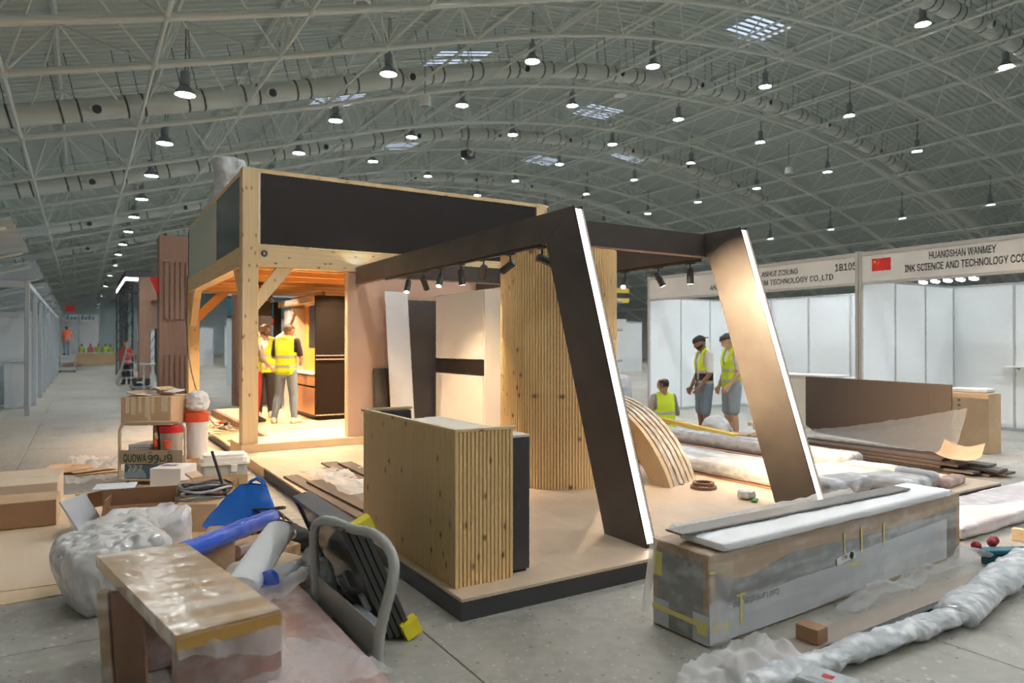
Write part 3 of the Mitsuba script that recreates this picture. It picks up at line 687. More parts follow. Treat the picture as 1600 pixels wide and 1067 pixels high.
for i, (r, z, off) in enumerate(((0.135, 0.0, 0), (0.112, 0.034, 0.012))):
    m = lathe([(r - 0.035, 0.0), (r, 0.0), (r, 0.030), (r - 0.035, 0.030), (r - 0.035, 0.0)], 40, (5.60 + off, 5.20 + off, DECK + z))
    E('wooden_ring', m, 'oak_dark', ('larger brown wooden ring lying flat on the deck' if i == 0 else 'smaller brown wooden ring lying on the larger ring'), 'ring', smooth=50)
# ================================================================ timber pavilion
PX0, PX1, PY0, PY1 = 1.93, 7.15, 10.35, 16.35
BZ0, BZ1, PT = 2.775, 3.07, 4.18
t = thing('timber_pavilion', 'pine post and beam pavilion with dark panels around its upper storey', 'pavilion')
PW = 0.22
for x, y, top, mat in ((PX0, PY0, PT, 'spruce_v'), (PX1 - PW, PY0, PT, 'spruce_v'), (PX0, PY1 - PW, BZ0, 'spruce_v'), (PX1 - PW, PY1 - PW, BZ0, 'spruce_v')):
    z0 = PLAT if (y < 11 or x > 3) else DECK - 0.02
    E('post', box(x, x + PW, y, y + PW, z0, BZ0 if y < 11 and 0 else top, 0.006), mat, parent=t)
E('beam', box(PX0 + PW, PX1 - PW, PY0 + 0.01, PY0 + 0.2, BZ0, BZ1, 0.005), 'spruce_x', parent=t)
E('beam', box(PX0, PX1, PY1 - 0.2, PY1, BZ0 + 0.001, BZ1, 0.005), 'spruce_x', parent=t)
E('beam', box(PX0 + 0.005, PX0 + 0.2, PY0 + PW, PY1 - 0.2, BZ0, BZ1, 0.005), 'spruce_y', parent=t)
E('beam', box(PX1 - 0.2, PX1, PY0 + PW, PY1 - 0.2, BZ0, BZ1, 0.005), 'spruce_y', parent=t)
def brace(a, b, wdt, ax, x0, mat):
    """45 degree brace in a plane: from the post (a) up to the beam (b)"""
    (u0, z0), (u1, z1) = a, b; d = np.array([u1 - u0, z1 - z0]); d /= np.linalg.norm(d); n = np.array([-d[1], d[0]]) * wdt / 2
    s = 1 if u1 > u0 else -1
    poly = [(u0, z0 - wdt * 0.72), (u0, z0 + wdt * 0.72), (u1 - s * wdt * 0.72, z1), (u1 + s * wdt * 0.72, z1)]
    if ax == 'x': return plane_prism(poly, (0, x0 + 0.13, 0), (1, 0, 0), (0, 0, 1), 0.13)
    return plane_prism(poly, (x0, 0, 0), (0, 1, 0), (0, 0, 1), 0.13)
E('brace', brace((PX0 + PW, 2.27), (2.53, BZ0), 0.17, 'x', PY0 + 0.03, 0), 'spruce_v', parent=t)
E('brace', brace((PY0 + PW, 2.27), (PY0 + PW + 0.5, BZ0), 0.17, 'y', PX0 + 0.03, 0), 'spruce_v', parent=t)
E('brace', brace((PY1 - PW, 2.20), (PY1 - PW - 0.62, BZ0), 0.20, 'y', PX0 + 0.03, 0), 'spruce_v', parent=t)
E('brace', brace((PX0 + PW, 2.27), (2.62, BZ0), 0.17, 'x', PY1 - 0.2, 0), 'glulam_orange', parent=t)
for i, y in enumerate(np.arange(11.0, 16.0, 0.95)):
    E('joist', box(PX0 + 0.2, PX1 - 0.2, y, y + 0.12, BZ0 + 0.03, BZ1 - 0.06, 0.005), 'glulam_orange', parent=t)
for y0, y1 in ((PY0 + 0.2, 11.9), (11.9, 13.3), (13.3, 14.7), (14.7, PY1 - 0.2)):
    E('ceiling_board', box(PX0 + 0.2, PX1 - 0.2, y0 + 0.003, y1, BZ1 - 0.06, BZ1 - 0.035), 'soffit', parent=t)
# upper storey: framed panels
E('top_rail', box(PX0 + PW, PX1 - PW, PY0 + 0.02, PY0 + 0.1, PT - 0.06, PT, 0.004), 'spruce_x', parent=t)
E('bottom_rail', box(PX0 + PW, PX1 - PW, PY0 + 0.015, PY0 + 0.1, BZ1, BZ1 + 0.03, 0.003), 'spruce_x', parent=t)
E('stile', box(PX0 + PW, PX0 + PW + 0.03, PY0 + 0.02, PY0 + 0.1, BZ1 + 0.03, PT - 0.06, 0.003), 'warm_white', parent=t)
E('panel', box(PX0 + PW + 0.03, PX1 - PW - 0.03, PY0 + 0.03, PY0 + 0.06, BZ1 + 0.03, PT - 0.06), 'black_panel', parent=t, label='long dark front panel')
E('stile', box(PX1 - PW - 0.03, PX1 - PW, PY0 + 0.02, PY0 + 0.1, BZ1 + 0.03, PT - 0.06, 0.003), 'dark_metal', parent=t)
E('top_rail', box(PX0 + 0.02, PX0 + 0.1, PY0 + PW, PY1, PT - 0.06, PT, 0.004), 'spruce_y', parent=t)
E('panel', box(PX0 + 0.03, PX0 + 0.06, PY0 + PW, 12.72, BZ1, PT - 0.06), 'green_glass', parent=t, label='dark greenish side panel')
E('stile', box(PX0 + 0.015, PX0 + 0.1, 12.72, 12.80, BZ1, PT - 0.06, 0.003), 'warm_white', parent=t)
E('panel', box(PX0 + 0.025, PX0 + 0.06, 12.80, PY1 - 0.06, BZ1, PT - 0.06), 'sage_panel', parent=t, label='pale grey green side panel')
E('stile', box(PX0 + 0.015, PX0 + 0.1, PY1 - 0.06, PY1, BZ1, PT - 0.06, 0.003), 'dark_metal', parent=t)
E('badge', cyl((2.23, PY0 + 0.012, 2.965), (2.23, PY0 - 0.002, 2.965), 0.045, 24), 'ink', parent=t, label='round black badge')
E('badge_mark', tube([(2.23 + 0.013 * math.cos(a), PY0 - 0.005, 2.955 + 0.011 * math.sin(a)) for a in np.linspace(0, 6.28, 13)], 0.0035, 6), 'white_ink', parent=t + '__badge')
E('badge_mark', tube([(2.23 + 0.009 * math.cos(a), PY0 - 0.005, 2.977 + 0.009 * math.sin(a)) for a in np.linspace(0, 6.28, 13)], 0.0035, 6), 'white_ink', parent=t + '__badge')
E('upper_floor', box(PX0 + 0.1, PX1 - 0.1, PY0 + 0.1, PY1 - 0.1, BZ1 - 0.03, BZ1 - 0.005), 'ply_y', parent=t)

# downlights in the ceiling and the glow they give
for i, (x, y) in enumerate(((2.75, 10.98), (4.9, 11.25), (2.9, 12.5), (4.0, 12.3), (2.6, 14.2), (3.3, 14.6))):
    t = thing('downlight', f'small round warm downlight in the pavilion ceiling, {ORD[i]} from the front', 'downlight', 'pavilion downlights')
    E('ring', lathe([(0.05, 0.0), (0.065, 0.0), (0.065, 0.11), (0.05, 0.11), (0.05, 0.0)], 20, (x, y, BZ1 - 0.172)), 'dark_metal', parent=t)
    ang = np.arange(16) * np.pi / 8
    m = trimesh.Trimesh(np.vstack([[[x, y, BZ1 - 0.166]], [[x + 0.049 * math.cos(a), y + 0.049 * math.sin(a), BZ1 - 0.166] for a in ang]]), [[0, (k + 1) % 16 + 1, k + 1] for k in range(16)], process=False)
    area(m, 40, (1, 0.8, 0.55), 0.1, 'lens', t, None, 'white_paint')
    spot((x, y, BZ1 - 0.18), (x + 0.05, y - 0.15, 0), 30.0, WARM, 62, 30, w=3.0)
def pav_spot(c, d, k):
    t = thing('cylinder_spotlight', f'black cylinder spotlight under the pavilion side beam, {ORD[k]} from the left', 'spotlight', 'pavilion cylinder spotlights')
    c, d = np.array(c, float), np.array(d, float) / np.linalg.norm(d)
    E('can', tube([c, c + d * 0.2], 0.045, 16), 'dark_metal', parent=t, smooth=40); E('stem', cyl(c + d * 0.05, (c[0], c[1], BZ0 + 0.03), 0.012, 8), 'dark_metal', parent=t)
for k in range(3): pav_spot((2.62 + 0.14 * k, 13.2, 2.62), (0.35, -0.3, -0.8), k)
E('lighting_bar', box(2.5, 3.1, 13.18, 13.22, BZ0 - 0.03, BZ0 + 0.02), 'dark_metal', 'black bar carrying the cylinder spotlights inside the pavilion', 'lighting bar')
# hidden LED at the inner end of the portal beam throws a fan of light up the pavilion beam
E('led_dot', obox((3.60, 10.28, 2.856), (0.05, 0.05, 0.02)), 'white_paint', 'small LED uplight on the end of the portal beam under the pavilion', 'light')
spot((3.60, 10.27, 2.885), (3.60, 10.36, 3.4), 0.45, WARM, 78, 55, w=2.0)

# wrapped load on the upper floor
m = soft_box(0.62, 1.7, 0.80, 0.18, 0.05, 3.5, 5, 5)
E('wrapped_load', place(m, (2.50, 15.45, BZ1 + 1.30)), 'bubble_white', 'long bundle in clear bubble wrap lying on top of the pavilion', 'wrapped bundle', smooth=True)
E('loft_crate', box(2.25, 2.95, 13.3, 16.1, BZ1, BZ1 + 0.88, 0.01), 'cardboard', 'big carton on the pavilion upper floor carrying the wrapped bundles', 'box')
m = soft_box(0.55, 0.62, 1.25, 0.2, 0.07, 4, 4, 6)
E('wrapped_load', place(m, (2.42, 14.15, BZ1 + 1.53)), 'bubble_white', 'upright white wrapped bundle on top of the pavilion behind its corner post', 'wrapped bundle', smooth=True)

# ================================================================ kitchen inside
KX = 3.70
t = thing('tall_cabinet', 'tall black brown kitchen cabinet with two bar handles', 'cabinet')
E('end_panel', box(KX, KX + 0.75, 12.92, 12.955, PLAT + 0.02, 2.58, 0.002), 'kitchen_black', parent=t)
E('body', box(KX + 0.32, KX + 0.74, 12.955, 13.5, PLAT + 0.08, 2.57, 0.003), 'kitchen_black', parent=t)
E('plinth', box(KX + 0.34, KX + 0.73, 12.97, 13.48, PLAT, PLAT + 0.08), 'dark_metal', parent=t)
dr1 = E('door', box(KX + 0.004, KX + 0.746, 12.900, 12.918, 1.475, 2.575, 0.002), 'kitchen_black', parent=t)
dr2 = E('door', box(KX + 0.004, KX + 0.746, 12.900, 12.918, PLAT + 0.09, 1.44, 0.002), 'kitchen_black', parent=t)
E('handle', box(KX, KX + 0.74, 12.875, 12.90, 1.445, 1.468), 'steel', parent=dr1); E('handle', box(KX, KX + 0.56, 12.872, 12.90, 1.375, 1.398), 'steel', parent=dr2)
E('bottom_rail', box(KX, KX + 0.75, 12.885, 12.92, PLAT + 0.085, PLAT + 0.105), 'steel', parent=t)
t = thing('kitchen_unit', 'copper coloured kitchen base unit with pale worktop beside the black cabinet', 'kitchen unit')
E('body', box(KX + 0.02, KX + 0.30, 12.96, 14.68, PLAT + 0.08, 1.09), 'kitchen_black', parent=t)
E('plinth', box(KX + 0.06, KX + 0.28, 12.96, 14.68, PLAT, PLAT + 0.08), 'dark_metal', parent=t)
for y0, y1 in ((12.963, 13.55), (13.555, 14.10), (14.105, 14.675)):
    E('drawer', box(KX, KX + 0.02, y0, y1, 0.88, 1.075, 0.002), 'copper_front', parent=t); E('drawer', box(KX, KX + 0.02, y0, y1, PLAT + 0.09, 0.845, 0.002), 'copper_front', parent=t)
E('worktop', box(KX - 0.02, KX + 0.30, 12.96, 14.68, 1.09, 1.125, 0.003), 'warm_white', parent=t)
E('backsplash', box(KX + 0.28, KX + 0.30, 12.96, 14.68, 1.125, 2.45), 'orange_wall', parent=t, label='bright orange backsplash')
t = thing('wall_cabinet', 'dark glossy wall cabinet hanging on the orange kitchen wall', 'cabinet')
E('body', box(KX + 0.12, KX + 0.278, 12.97, 13.72, 1.59, 2.42, 0.003), 'kitchen_gloss', parent=t)
E('door', box(KX + 0.10, KX + 0.118, 12.98, 13.71, 1.595, 2.415, 0.002), 'kitchen_gloss', parent=t)
t = thing('fridge_panel', 'narrow white cabinet with a small handle at the far end of the kitchen', 'cabinet')
E('body', box(KX + 0.02, KX + 0.30, 14.70, 15.35, PLAT, 2.42, 0.003), 'warm_white', parent=t); E('handle', box(KX - 0.02, KX + 0.02, 14.95, 15.05, 1.98, 2.06, 0.004), 'dark_metal', parent=t)
E('cornice', box(KX - 0.05, KX + 0.1, 12.96, 15.6, 2.46, 2.58, 0.004), 'ply_y', 'pale wooden cornice board over the kitchen units', 'board')
struct('wall_kitchen', box(KX + 0.305, KX + 0.36, 13.51, 15.9, PLAT, 2.7), 'pink_wall')
t = thing('black_column', 'slim black column at the far end of the kitchen', 'column')
E('shaft', box(3.62, 3.76, 15.75, 15.9, PLAT, 2.6, 0.004), 'kitchen_black', parent=t)
t = thing('dark_box', 'dark speaker box in a wooden frame under the far beam', 'box')
E('case', box(3.25, 3.6, 15.9, 16.1, 2.3, 2.62, 0.006), 'dark_metal', parent=t); E('frame', [box(3.2, 3.25, 15.88, 16.1, 1.9, 2.7), box(3.2, 3.62, 15.88, 16.1, 2.62, 2.7)], 'oak_brown', parent=t)

# cables and offcuts on the unfinished side of the pavilion floor
def cable(lab, pts, r, mat, name='cable', cat='cable', grp=None, n=6, parent=None):
    p = np.asarray(pts, float); k = len(p); s = np.linspace(0, k - 1, 10 * k)
    from scipy.interpolate import CubicSpline
    c = CubicSpline(np.arange(k), p)(s)
    return E(name, tube(c, r, n), mat, lab, cat, grp, smooth=True, parent=parent)
cable('black power cable hanging down the rear pavilion post to the floor', [(1.90, 16.1, 3.1), (1.89, 16.1, 2.2), (1.90, 15.9, 1.5), (1.98, 15.2, 0.7), (2.12, 14.3, 0.2), (2.2, 13.9, 0.14)], 0.011, 'strap')
for i in range(4):
    a = RNG.uniform(0, 6, 7)
    pts = [(2.12 + 0.22 * math.cos(a[j]) + 0.03 * j, 12.4 + 0.34 * j + 0.1 * math.sin(a[j]), 0.135 + 0.05 * abs(math.sin(a[j]))) for j in range(7)]
    cable(f'beige cable tangled on the pavilion floor edge, {["lowest loop", "wide loop", "short loop", "topmost loop"][i]}', pts, 0.010, 'cable_beige', grp='tangled cables')
t = thing('power_strip', 'dark power socket strip among the tangled cables', 'power strip')
E('body', obox((2.22, 13.6, 0.16), (0.12, 0.42, 0.07), 20, 0.01), 'grey_plastic', parent=t); E('plug', obox((2.2, 13.75, 0.215), (0.06, 0.06, 0.05), 10, 0.008), 'red_plastic', parent=t); E('plug', obox((2.24, 13.5, 0.215), (0.06, 0.06, 0.05), 30, 0.008), 'dark_metal', parent=t)
E('offcut', obox((2.2, 11.6, DECK - 0.008), (0.30, 0.6, 0.02), 12, 0.002), 'deck_ply', 'loose plywood offcut lying beside the pavilion step', 'board')
# ================================================================ ground level on the left: cart, boxes, wrapped goods
cd_ = 'cardboard'
def carton(lab, c, size, deg=0, mat='cardboard', name='cardboard_box', cat='box', tape=True, flaps=False, tilt=0, b=0.006):
    t = thing(name, lab, cat)
    E('body', obox((c[0], c[1], c[2] + size[2] / 2), size, deg, b, tilt), mat, parent=t)
    if tape:
        E('tape', obox((c[0], c[1], c[2] + size[2] + 0.0008), (size[0] * 1.001, 0.05, 0.0016), deg, 0, tilt), 'tape', parent=t)
    return t
# plywood / cardboard sheets on the floor
E('floor_sheet', obox((0.35, 7.3, 0.004), (2.2, 3.6, 0.008), 3), 'deck_ply', 'big thin fibreboard sheet lying on the floor under the boxes on the left', 'sheet')
E('floor_sheet', obox((1.15, 10.6, 0.004), (1.25, 2.9, 0.008), 0), 'deck_ply', 'fibreboard sheet lying on the floor beside the pavilion step', 'sheet')
E('floor_sheet', obox((-0.75, 6.6, 0.010), (1.5, 1.7, 0.008), -4), 'cardboard_pale', 'pale cardboard sheet on the floor in front of the flat brown boxes', 'sheet')
# flat boxes
carton('low brown cardboard box at the left edge with its dark end to the camera', (-0.75, 7.83, 0.014), (1.15, 0.42, 0.235), -3, 'cardboard', tape=False)
E('end_panel', obox((-0.755, 7.622, 0.13), (1.13, 0.006, 0.22), -3), 'cardboard_dark', parent='cardboard_box')
carton('wide flat cardboard box behind the low brown box', (-0.80, 8.62, 0.014), (1.25, 0.95, 0.30), -2, 'cardboard_pale')
carton('third flat cardboard box, at the left edge behind the other two', (-1.35, 9.75, 0.0), (1.0, 0.7, 0.22), 8, 'cardboard_pale')
t = carton('small open brown carton at the far left edge', (-1.55, 10.9, 0.0), (0.7, 0.45, 0.30), 10, 'cardboard', tape=False)
E('opening', obox((-1.55, 10.9, 0.301), (0.62, 0.36, 0.004), 10), 'cardboard_dark', parent=t)
# flattened cardboard and plastic pile
t = thing('flattened_cardboard', 'pile of flattened cardboard lying by crumpled plastic behind the flat boxes', 'cardboard')
for k, (dx, dy, z, d, s) in enumerate(((0, 0, 0.01, 5, (0.9, 0.8)), (-0.05, 0.12, 0.03, -8, (0.7, 0.6)), (0.1, -0.1, 0.045, 20, (0.55, 0.45)), (-0.1, -0.15, 0.06, 35, (0.4, 0.3)), (0.15, 0.2, 0.06, -25, (0.45, 0.25)))):
    E('sheet', obox((0.0 + dx, 10.75 + dy, z), (s[0], s[1], 0.012), d, 0.002, 2 if k else 0), 'cardboard', parent=t)
E('plastic_sheet', crumple_sheet(0.42, 10.45, 0.01, 0.9, 1.1, 0.22, 20, 21, 2.6), 'milky_film', 'crumpled clear plastic lying beside the flattened cardboard', 'plastic sheet', smooth=True)
E('plastic_sheet', crumple_sheet(0.28, 9.75, 0.01, 0.8, 0.4, 0.12, 5, 22, 3.4), 'milky_film', 'thin crumpled plastic in front of the flattened cardboard', 'plastic sheet', smooth=True)
E('plank', obox((0.18, 8.85, 0.02), (0.5, 0.05, 0.02), -28, 0.003), 'ply_y', 'short bare batten on the floor left of the hand cart', 'plank')

# ---- hand cart with the QUOWA plate
t = thing('hand_cart', 'steel hand cart with a beige tube frame and a board lettered QUOWA', 'cart')
A, B = np.array([0.385, 9.34]), np.array([1.035, 8.93]); ex = np.append((B - A) / np.linalg.norm(B - A), 0); W = np.linalg.norm(B - A); nn = np.array([ex[1], -ex[0], 0])
def cp(u, z, o=0.0): return np.array([A[0], A[1], 0]) + ex * u + nn * o + np.array([0, 0, z])
pts = [cp(0, 0.10), cp(0, 0.40), cp(0, 0.66), cp(0.03, 0.72), cp(0.09, 0.745), cp(W / 2, 0.75), cp(W - 0.09, 0.745), cp(W - 0.03, 0.72), cp(W, 0.66), cp(W, 0.40), cp(W, 0.10)]
E('handle_frame', tube(pts, 0.017, 10), 'beige_paint', parent=t, smooth=50)
E('name_board', plane_prism([(0.02, 0.265), (W - 0.02, 0.265), (W - 0.02, 0.425), (0.02, 0.425)], cp(0, 0) - [0, 0, 0] + nn * 0.012, ex, (0, 0, 1), 0.012), 'beige_board', parent=t)
nb = t + '__name_board'
text('QUOWA', 0.088, 0.002, cp(0.055, 0.29, 0.026), ex, (0, 0, 1), True, mat='green_ink', parent=nb, width=0.27)
def stroke(p, r=0.0075, parent=nb, mat='green_ink'): E('lettering', tube([cp(u, z, 0.027) for u, z in p], r, 6), mat, parent=parent)
def ring(u, z, r): return [(u + r * math.cos(a), z + r * math.sin(a)) for a in np.linspace(0.4, 6.9, 14)]
stroke(ring(0.375, 0.345, 0.024) + [(0.40, 0.31), (0.38, 0.285), (0.35, 0.285)]); stroke(ring(0.445, 0.345, 0.024) + [(0.47, 0.32), (0.455, 0.285), (0.42, 0.28)])
stroke([(0.55, 0.37), (0.545, 0.31), (0.50, 0.295), (0.49, 0.33)]); stroke(ring(0.60, 0.35, 0.026) + [(0.63, 0.30), (0.57, 0.295)])
for u, z in ((0.355, 0.395), (0.375, 0.398), (0.585, 0.402), (0.61, 0.405)): stroke([(u, z), (u + 0.008, z + 0.004)], 0.006)
E('bed', obox(tuple(cp(W / 2, 0.066, -0.45)), (W, 0.85, 0.02), math.degrees(math.atan2(ex[1], ex[0])), 0.004), 'beige_paint', parent=t)
for u in (0.06, W - 0.06):
    for o in (-0.08, -0.8):
        c = cp(u, 0.028, o); E('wheel', tube([c - ex * 0.015, c - ex * 0.012, c + ex * 0.012, c + ex * 0.015], [0.024, 0.028, 0.028, 0.024], 16), 'rubber', parent=t, smooth=40)
        E('caster_fork', obox(tuple(cp(u, 0.045, o)), (0.04, 0.02, 0.025)), 'steel', parent=t)
def on(u, o, z): return tuple(cp(u, z, -o))
cdeg = math.degrees(math.atan2(ex[1], ex[0]))
def bucket(lab, c, r, h, mat, lidmat, band=None):
    t = thing('bucket', lab, 'bucket')
    E('body', lathe([(0, 0), (r * 0.88, 0), (r * 0.9, 0.01), (r, h * 0.86), (r, h * 0.9), (r * 0.97, h * 0.92), (0, h * 0.92)], 28, c), mat, parent=t, smooth=40)
    E('lid', lathe([(0, h), (r * 0.95, h), (r * 1.06, h * 0.985), (r * 1.06, h * 0.80), (r * 1.02, h * 0.80), (r * 1.02, h * 0.9), (0, h * 0.93)], 28, c), lidmat, parent=t, smooth=40)
    if band: E('label', lathe([(r * 0.965, h * 0.25), (r * 1.0, h * 0.70)], 28, c), band, parent=t, smooth=True)
    E('handle', tube([np.array(c) + [r * 1.03 * math.cos(a), r * 1.03 * math.sin(a) * 0.25 - r * 0.9, h * 0.72 - 0.5 * r * math.sin(a)] for a in np.linspace(0, math.pi, 12)], 0.004, 6), 'steel', parent=t)
bucket('clear paint bucket with a dark red lid standing on the hand cart', on(0.50, 0.22, 0.272), 0.13, 0.42, 'bucket_clear', 'red_plastic')
bucket('white bucket with an orange red lid at the right side of the cart', on(0.70, 0.46, 0.272), 0.13, 0.55, 'white_plastic', 'orange_plastic', None)
c = on(0.56, 0.34, 0.078); E('crate', obox((c[0], c[1], c[2] + 0.095), (0.26, 0.56, 0.188), cdeg, 0.006), 'cardboard', 'brown carton under the two paint buckets on the hand cart', 'box')
c = on(0.70, 0.46, 0.82); E('plastic_bag', place(soft_box(0.24, 0.26, 0.26, 0.10, 0.03, 7, 4, 31), (c[0], c[1], c[2] + 0.13), 20), 'bubble_white', 'white plastic bag stuffed on top of the orange lidded bucket', 'bag', smooth=True)
c = on(0.215, 0.36, 0.078)
t = thing('drum_pack', 'dark blue pack lettered 777 low on the hand cart', 'pack')
E('body', obox((c[0], c[1], c[2] + 0.085), (0.40, 0.58, 0.17), cdeg, 0.01), 'blue_label', parent=t)
E('swoosh', plane_prism([(0.16 + 0.13 * math.cos(a), 0.13 * math.sin(a)) for a in np.linspace(0, math.pi, 20)], cp(-0.01, 0.085, -0.068), ex, (0, 0, 1), 0.002), 'pale_blue', parent=t)
text('777', 0.07, 0.002, cp(0.05, 0.165, -0.064), ex, (0, 0, 1), True, mat='white_ink', parent=t)
c = on(0.17, 0.30, 0.252); t = thing('paper_stack', 'stack of grey white papers behind the cart frame', 'paper')
for k in range(6): E('sheaf', obox((c[0], c[1], c[2] + 0.02 + 0.036 * k), (0.26, 0.36, 0.034), cdeg + RNG.uniform(-4, 4), 0.006), 'paper_white' if k % 2 else 'paper_grey', parent=t)
c = on(0.335, 0.30, 0.252); E('dark_case', obox((c[0], c[1], c[2] + 0.22), (0.05, 0.3, 0.44), cdeg, 0.006), 'cardboard_dark', 'narrow dark brown case between the papers and the red lidded bucket', 'case')
c = on(0.40, 0.04, 0.50); t = thing('orange_tool', 'orange handled tool hanging in the cart by the bucket', 'tool')
E('grip', obox((c[0], c[1], c[2]), (0.035, 0.04, 0.10), cdeg, 0.01, 20), 'orange_plastic', parent=t); E('head', obox((c[0] + 0.01, c[1], c[2] + 0.08), (0.03, 0.03, 0.09), cdeg, 0.006, 20), 'steel', parent=t)
c = on(0.53, 0.05, 0.50); E('orange_cup', lathe([(0, 0), (0.036, 0), (0.045, 0.09), (0.0, 0.09)], 18, (c[0], c[1], c[2] - 0.06)), 'orange_plastic', 'small orange cup in front of the red lidded bucket', 'cup', smooth=40)
# taped carton on top with rubbish in it
c = on(0.26, 0.34, 0.70); t = thing('taped_carton', 'taped brown carton full of scraps, topmost on the hand cart', 'box')
E('body', obox((c[0], c[1], c[2] + 0.17), (0.60, 0.50, 0.34), cdeg, 0.008), 'cardboard', parent=t)
for k, u in enumerate((-0.22, -0.15, -0.07, 0.02, 0.08, 0.22)):
    L = (0.20, 0.22, 0.19, 0.25, 0.2, 0.18)[k]; w = (0.04, 0.055, 0.035, 0.055, 0.03, 0.075)[k]
    p = np.array(c) + ex * u + nn * 0.2515 + np.array([0, 0, 0.345 - L / 2]); E('tape', obox(tuple(p), (w, 0.003, L), cdeg, 0, (k % 3 - 1) * 0), 'tape', parent=t)
E('tape', obox(tuple(np.array(c) + nn * 0.2515 + ex * 0.04 + [0, 0, 0.06]), (0.03, 0.003, 0.12), cdeg), 'tape', parent=t)
for k in range(7):
    p = np.array(c) + ex * RNG.uniform(-0.26, 0.25) + nn * RNG.uniform(-0.15, 0.2) + [0, 0, 0.35 + 0.012 * k]
    E('scrap', obox(tuple(p), (RNG.uniform(0.12, 0.24), RNG.uniform(0.08, 0.2), 0.012), RNG.uniform(0, 180), 0.002, RNG.uniform(-14, 14)), ['cardboard_dark', 'paper_white', 'cardboard_pale', 'cardboard', 'paper_white', 'cardboard_dark', 'ply_y'][k], parent=t)
# white box before the cart, jug, tote
t = carton('white square carton standing in front of the hand cart plate', (0.885, 8.62, 0.012), (0.34, 0.38, 0.29), cdeg, 'paper_white', tape=False)
E('label', obox((0.85, 8.66, 0.304), (0.16, 0.10, 0.002), cdeg), 'purple_label', parent=t)
t = thing('plastic_jug', 'small white plastic jug between the cart and the lidded tote', 'jug')
E('body', lathe([(0, 0), (0.08, 0), (0.09, 0.02), (0.09, 0.17), (0.05, 0.22), (0.03, 0.23), (0, 0.23)], 20, (1.22, 9.05, 0.0)), 'white_plastic', parent=t, smooth=40); E('cap', cyl((1.22, 9.05, 0.23), (1.22, 9.05, 0.26), 0.03, 16), 'white_plastic', parent=t)
t = thing('storage_tote', 'grey storage tote with a white lid behind the cable box', 'tote')
tc = (1.47, 8.95)
def ring_box(sx, sy, sz, r, z0, seg=5):
    p = sbox(-sx / 2 + r, -sy / 2 + r, sx / 2 - r, sy / 2 - r).buffer(r, seg); return prism(p, sz, z0)
E('body', place(ring_box(0.50, 0.36, 0.24, 0.05, 0.0), (tc[0], tc[1], 0.0), -8), 'tote_grey', parent=t)
E('lid', [place(ring_box(0.56, 0.42, 0.03, 0.06, 0.24), (tc[0], tc[1], 0.0), -8), place(ring_box(0.52, 0.38, 0.05, 0.07, 0.27), (tc[0], tc[1], 0.0), -8), place(ring_box(0.46, 0.32, 0.03, 0.07, 0.32), (tc[0], tc[1], 0.0), -8)], 'white_plastic', parent=t)
E('latch', place(obox((0.10, -0.215, 0.20), (0.07, 0.02, 0.09), 0, 0.006), (tc[0], tc[1], 0.0), -8), 'white_plastic', parent=t)
# cardboard with handwriting, brown box and coiled cables
t = carton('open brown carton leaning behind the cable coils', (1.10, 7.85, 0.012), (0.42, 0.26, 0.22), 15, 'cardboard_dark', tape=False, tilt=12)
E('scrap', obox((0.98, 7.72, 0.33), (0.16, 0.1, 0.02), 40, 0.003, 30), 'cardboard_pale', parent=t)
t = thing('cardboard_sign', 'yellowish cardboard flap with faint handwriting standing by the tote', 'cardboard')
E('sheet', obox((1.335, 7.55, 0.22), (0.27, 0.012, 0.22), -30, 0.002, -8), 'cardboard_yellow', parent=t)
for q in ([(-0.06, 0.05), (-0.045, -0.03), (-0.03, 0.02), (-0.015, -0.03), (0.0, 0.05)], [(0.045, 0.07), (0.045, -0.03), (0.02, -0.03), (0.015, 0.0), (0.045, 0.01)]):
    E('handwriting', tube([np.array([1.335 + u * math.cos(-0.52) + 0.013 * math.sin(-0.52), 7.55 + u * math.sin(-0.52) - 0.012, 0.22 + z]) for u, z in q], 0.004, 5), 'ink_brown', parent=t)
t = carton('brown carton carrying coiled cables, in front of the blue bag', (0.93, 6.83, 0.0), (0.36, 0.34, 0.25), -24, 'cardboard', tape=False)
E('tape', obox((0.97, 6.645, 0.13), (0.045, 0.004, 0.24), -24), 'tape', parent=t); E('tape', obox((0.88, 6.68, 0.22), (0.33, 0.004, 0.03), -24), 'tape', parent=t)
for k in range(7):
    rr = 0.19 - 0.012 * (k % 4); c0 = np.array([0.98 + 0.03 * (k % 3 - 1), 6.95 + 0.03 * (k % 2), 0.268 + 0.017 * k])
    E('cable_coil', tube([c0 + [rr * 1.15 * math.cos(a), rr * 0.9 * math.sin(a), 0.012 * math.sin(3 * a + k)] for a in np.linspace(0, 6.28, 40)], 0.012, 7), ['lamp_grey', 'paper_grey', 'dark_metal'][k % 3],
      f'coiled electric cable on the brown carton, {ORD[k]} loop from below', 'cable', 'coiled cables', smooth=True)
E('rod', cyl((1.20, 6.75, 0.02), (1.04, 7.0, 0.66), 0.013, 10), 'dark_metal', 'thin black rod standing up in front of the white lidded tote', 'rod')
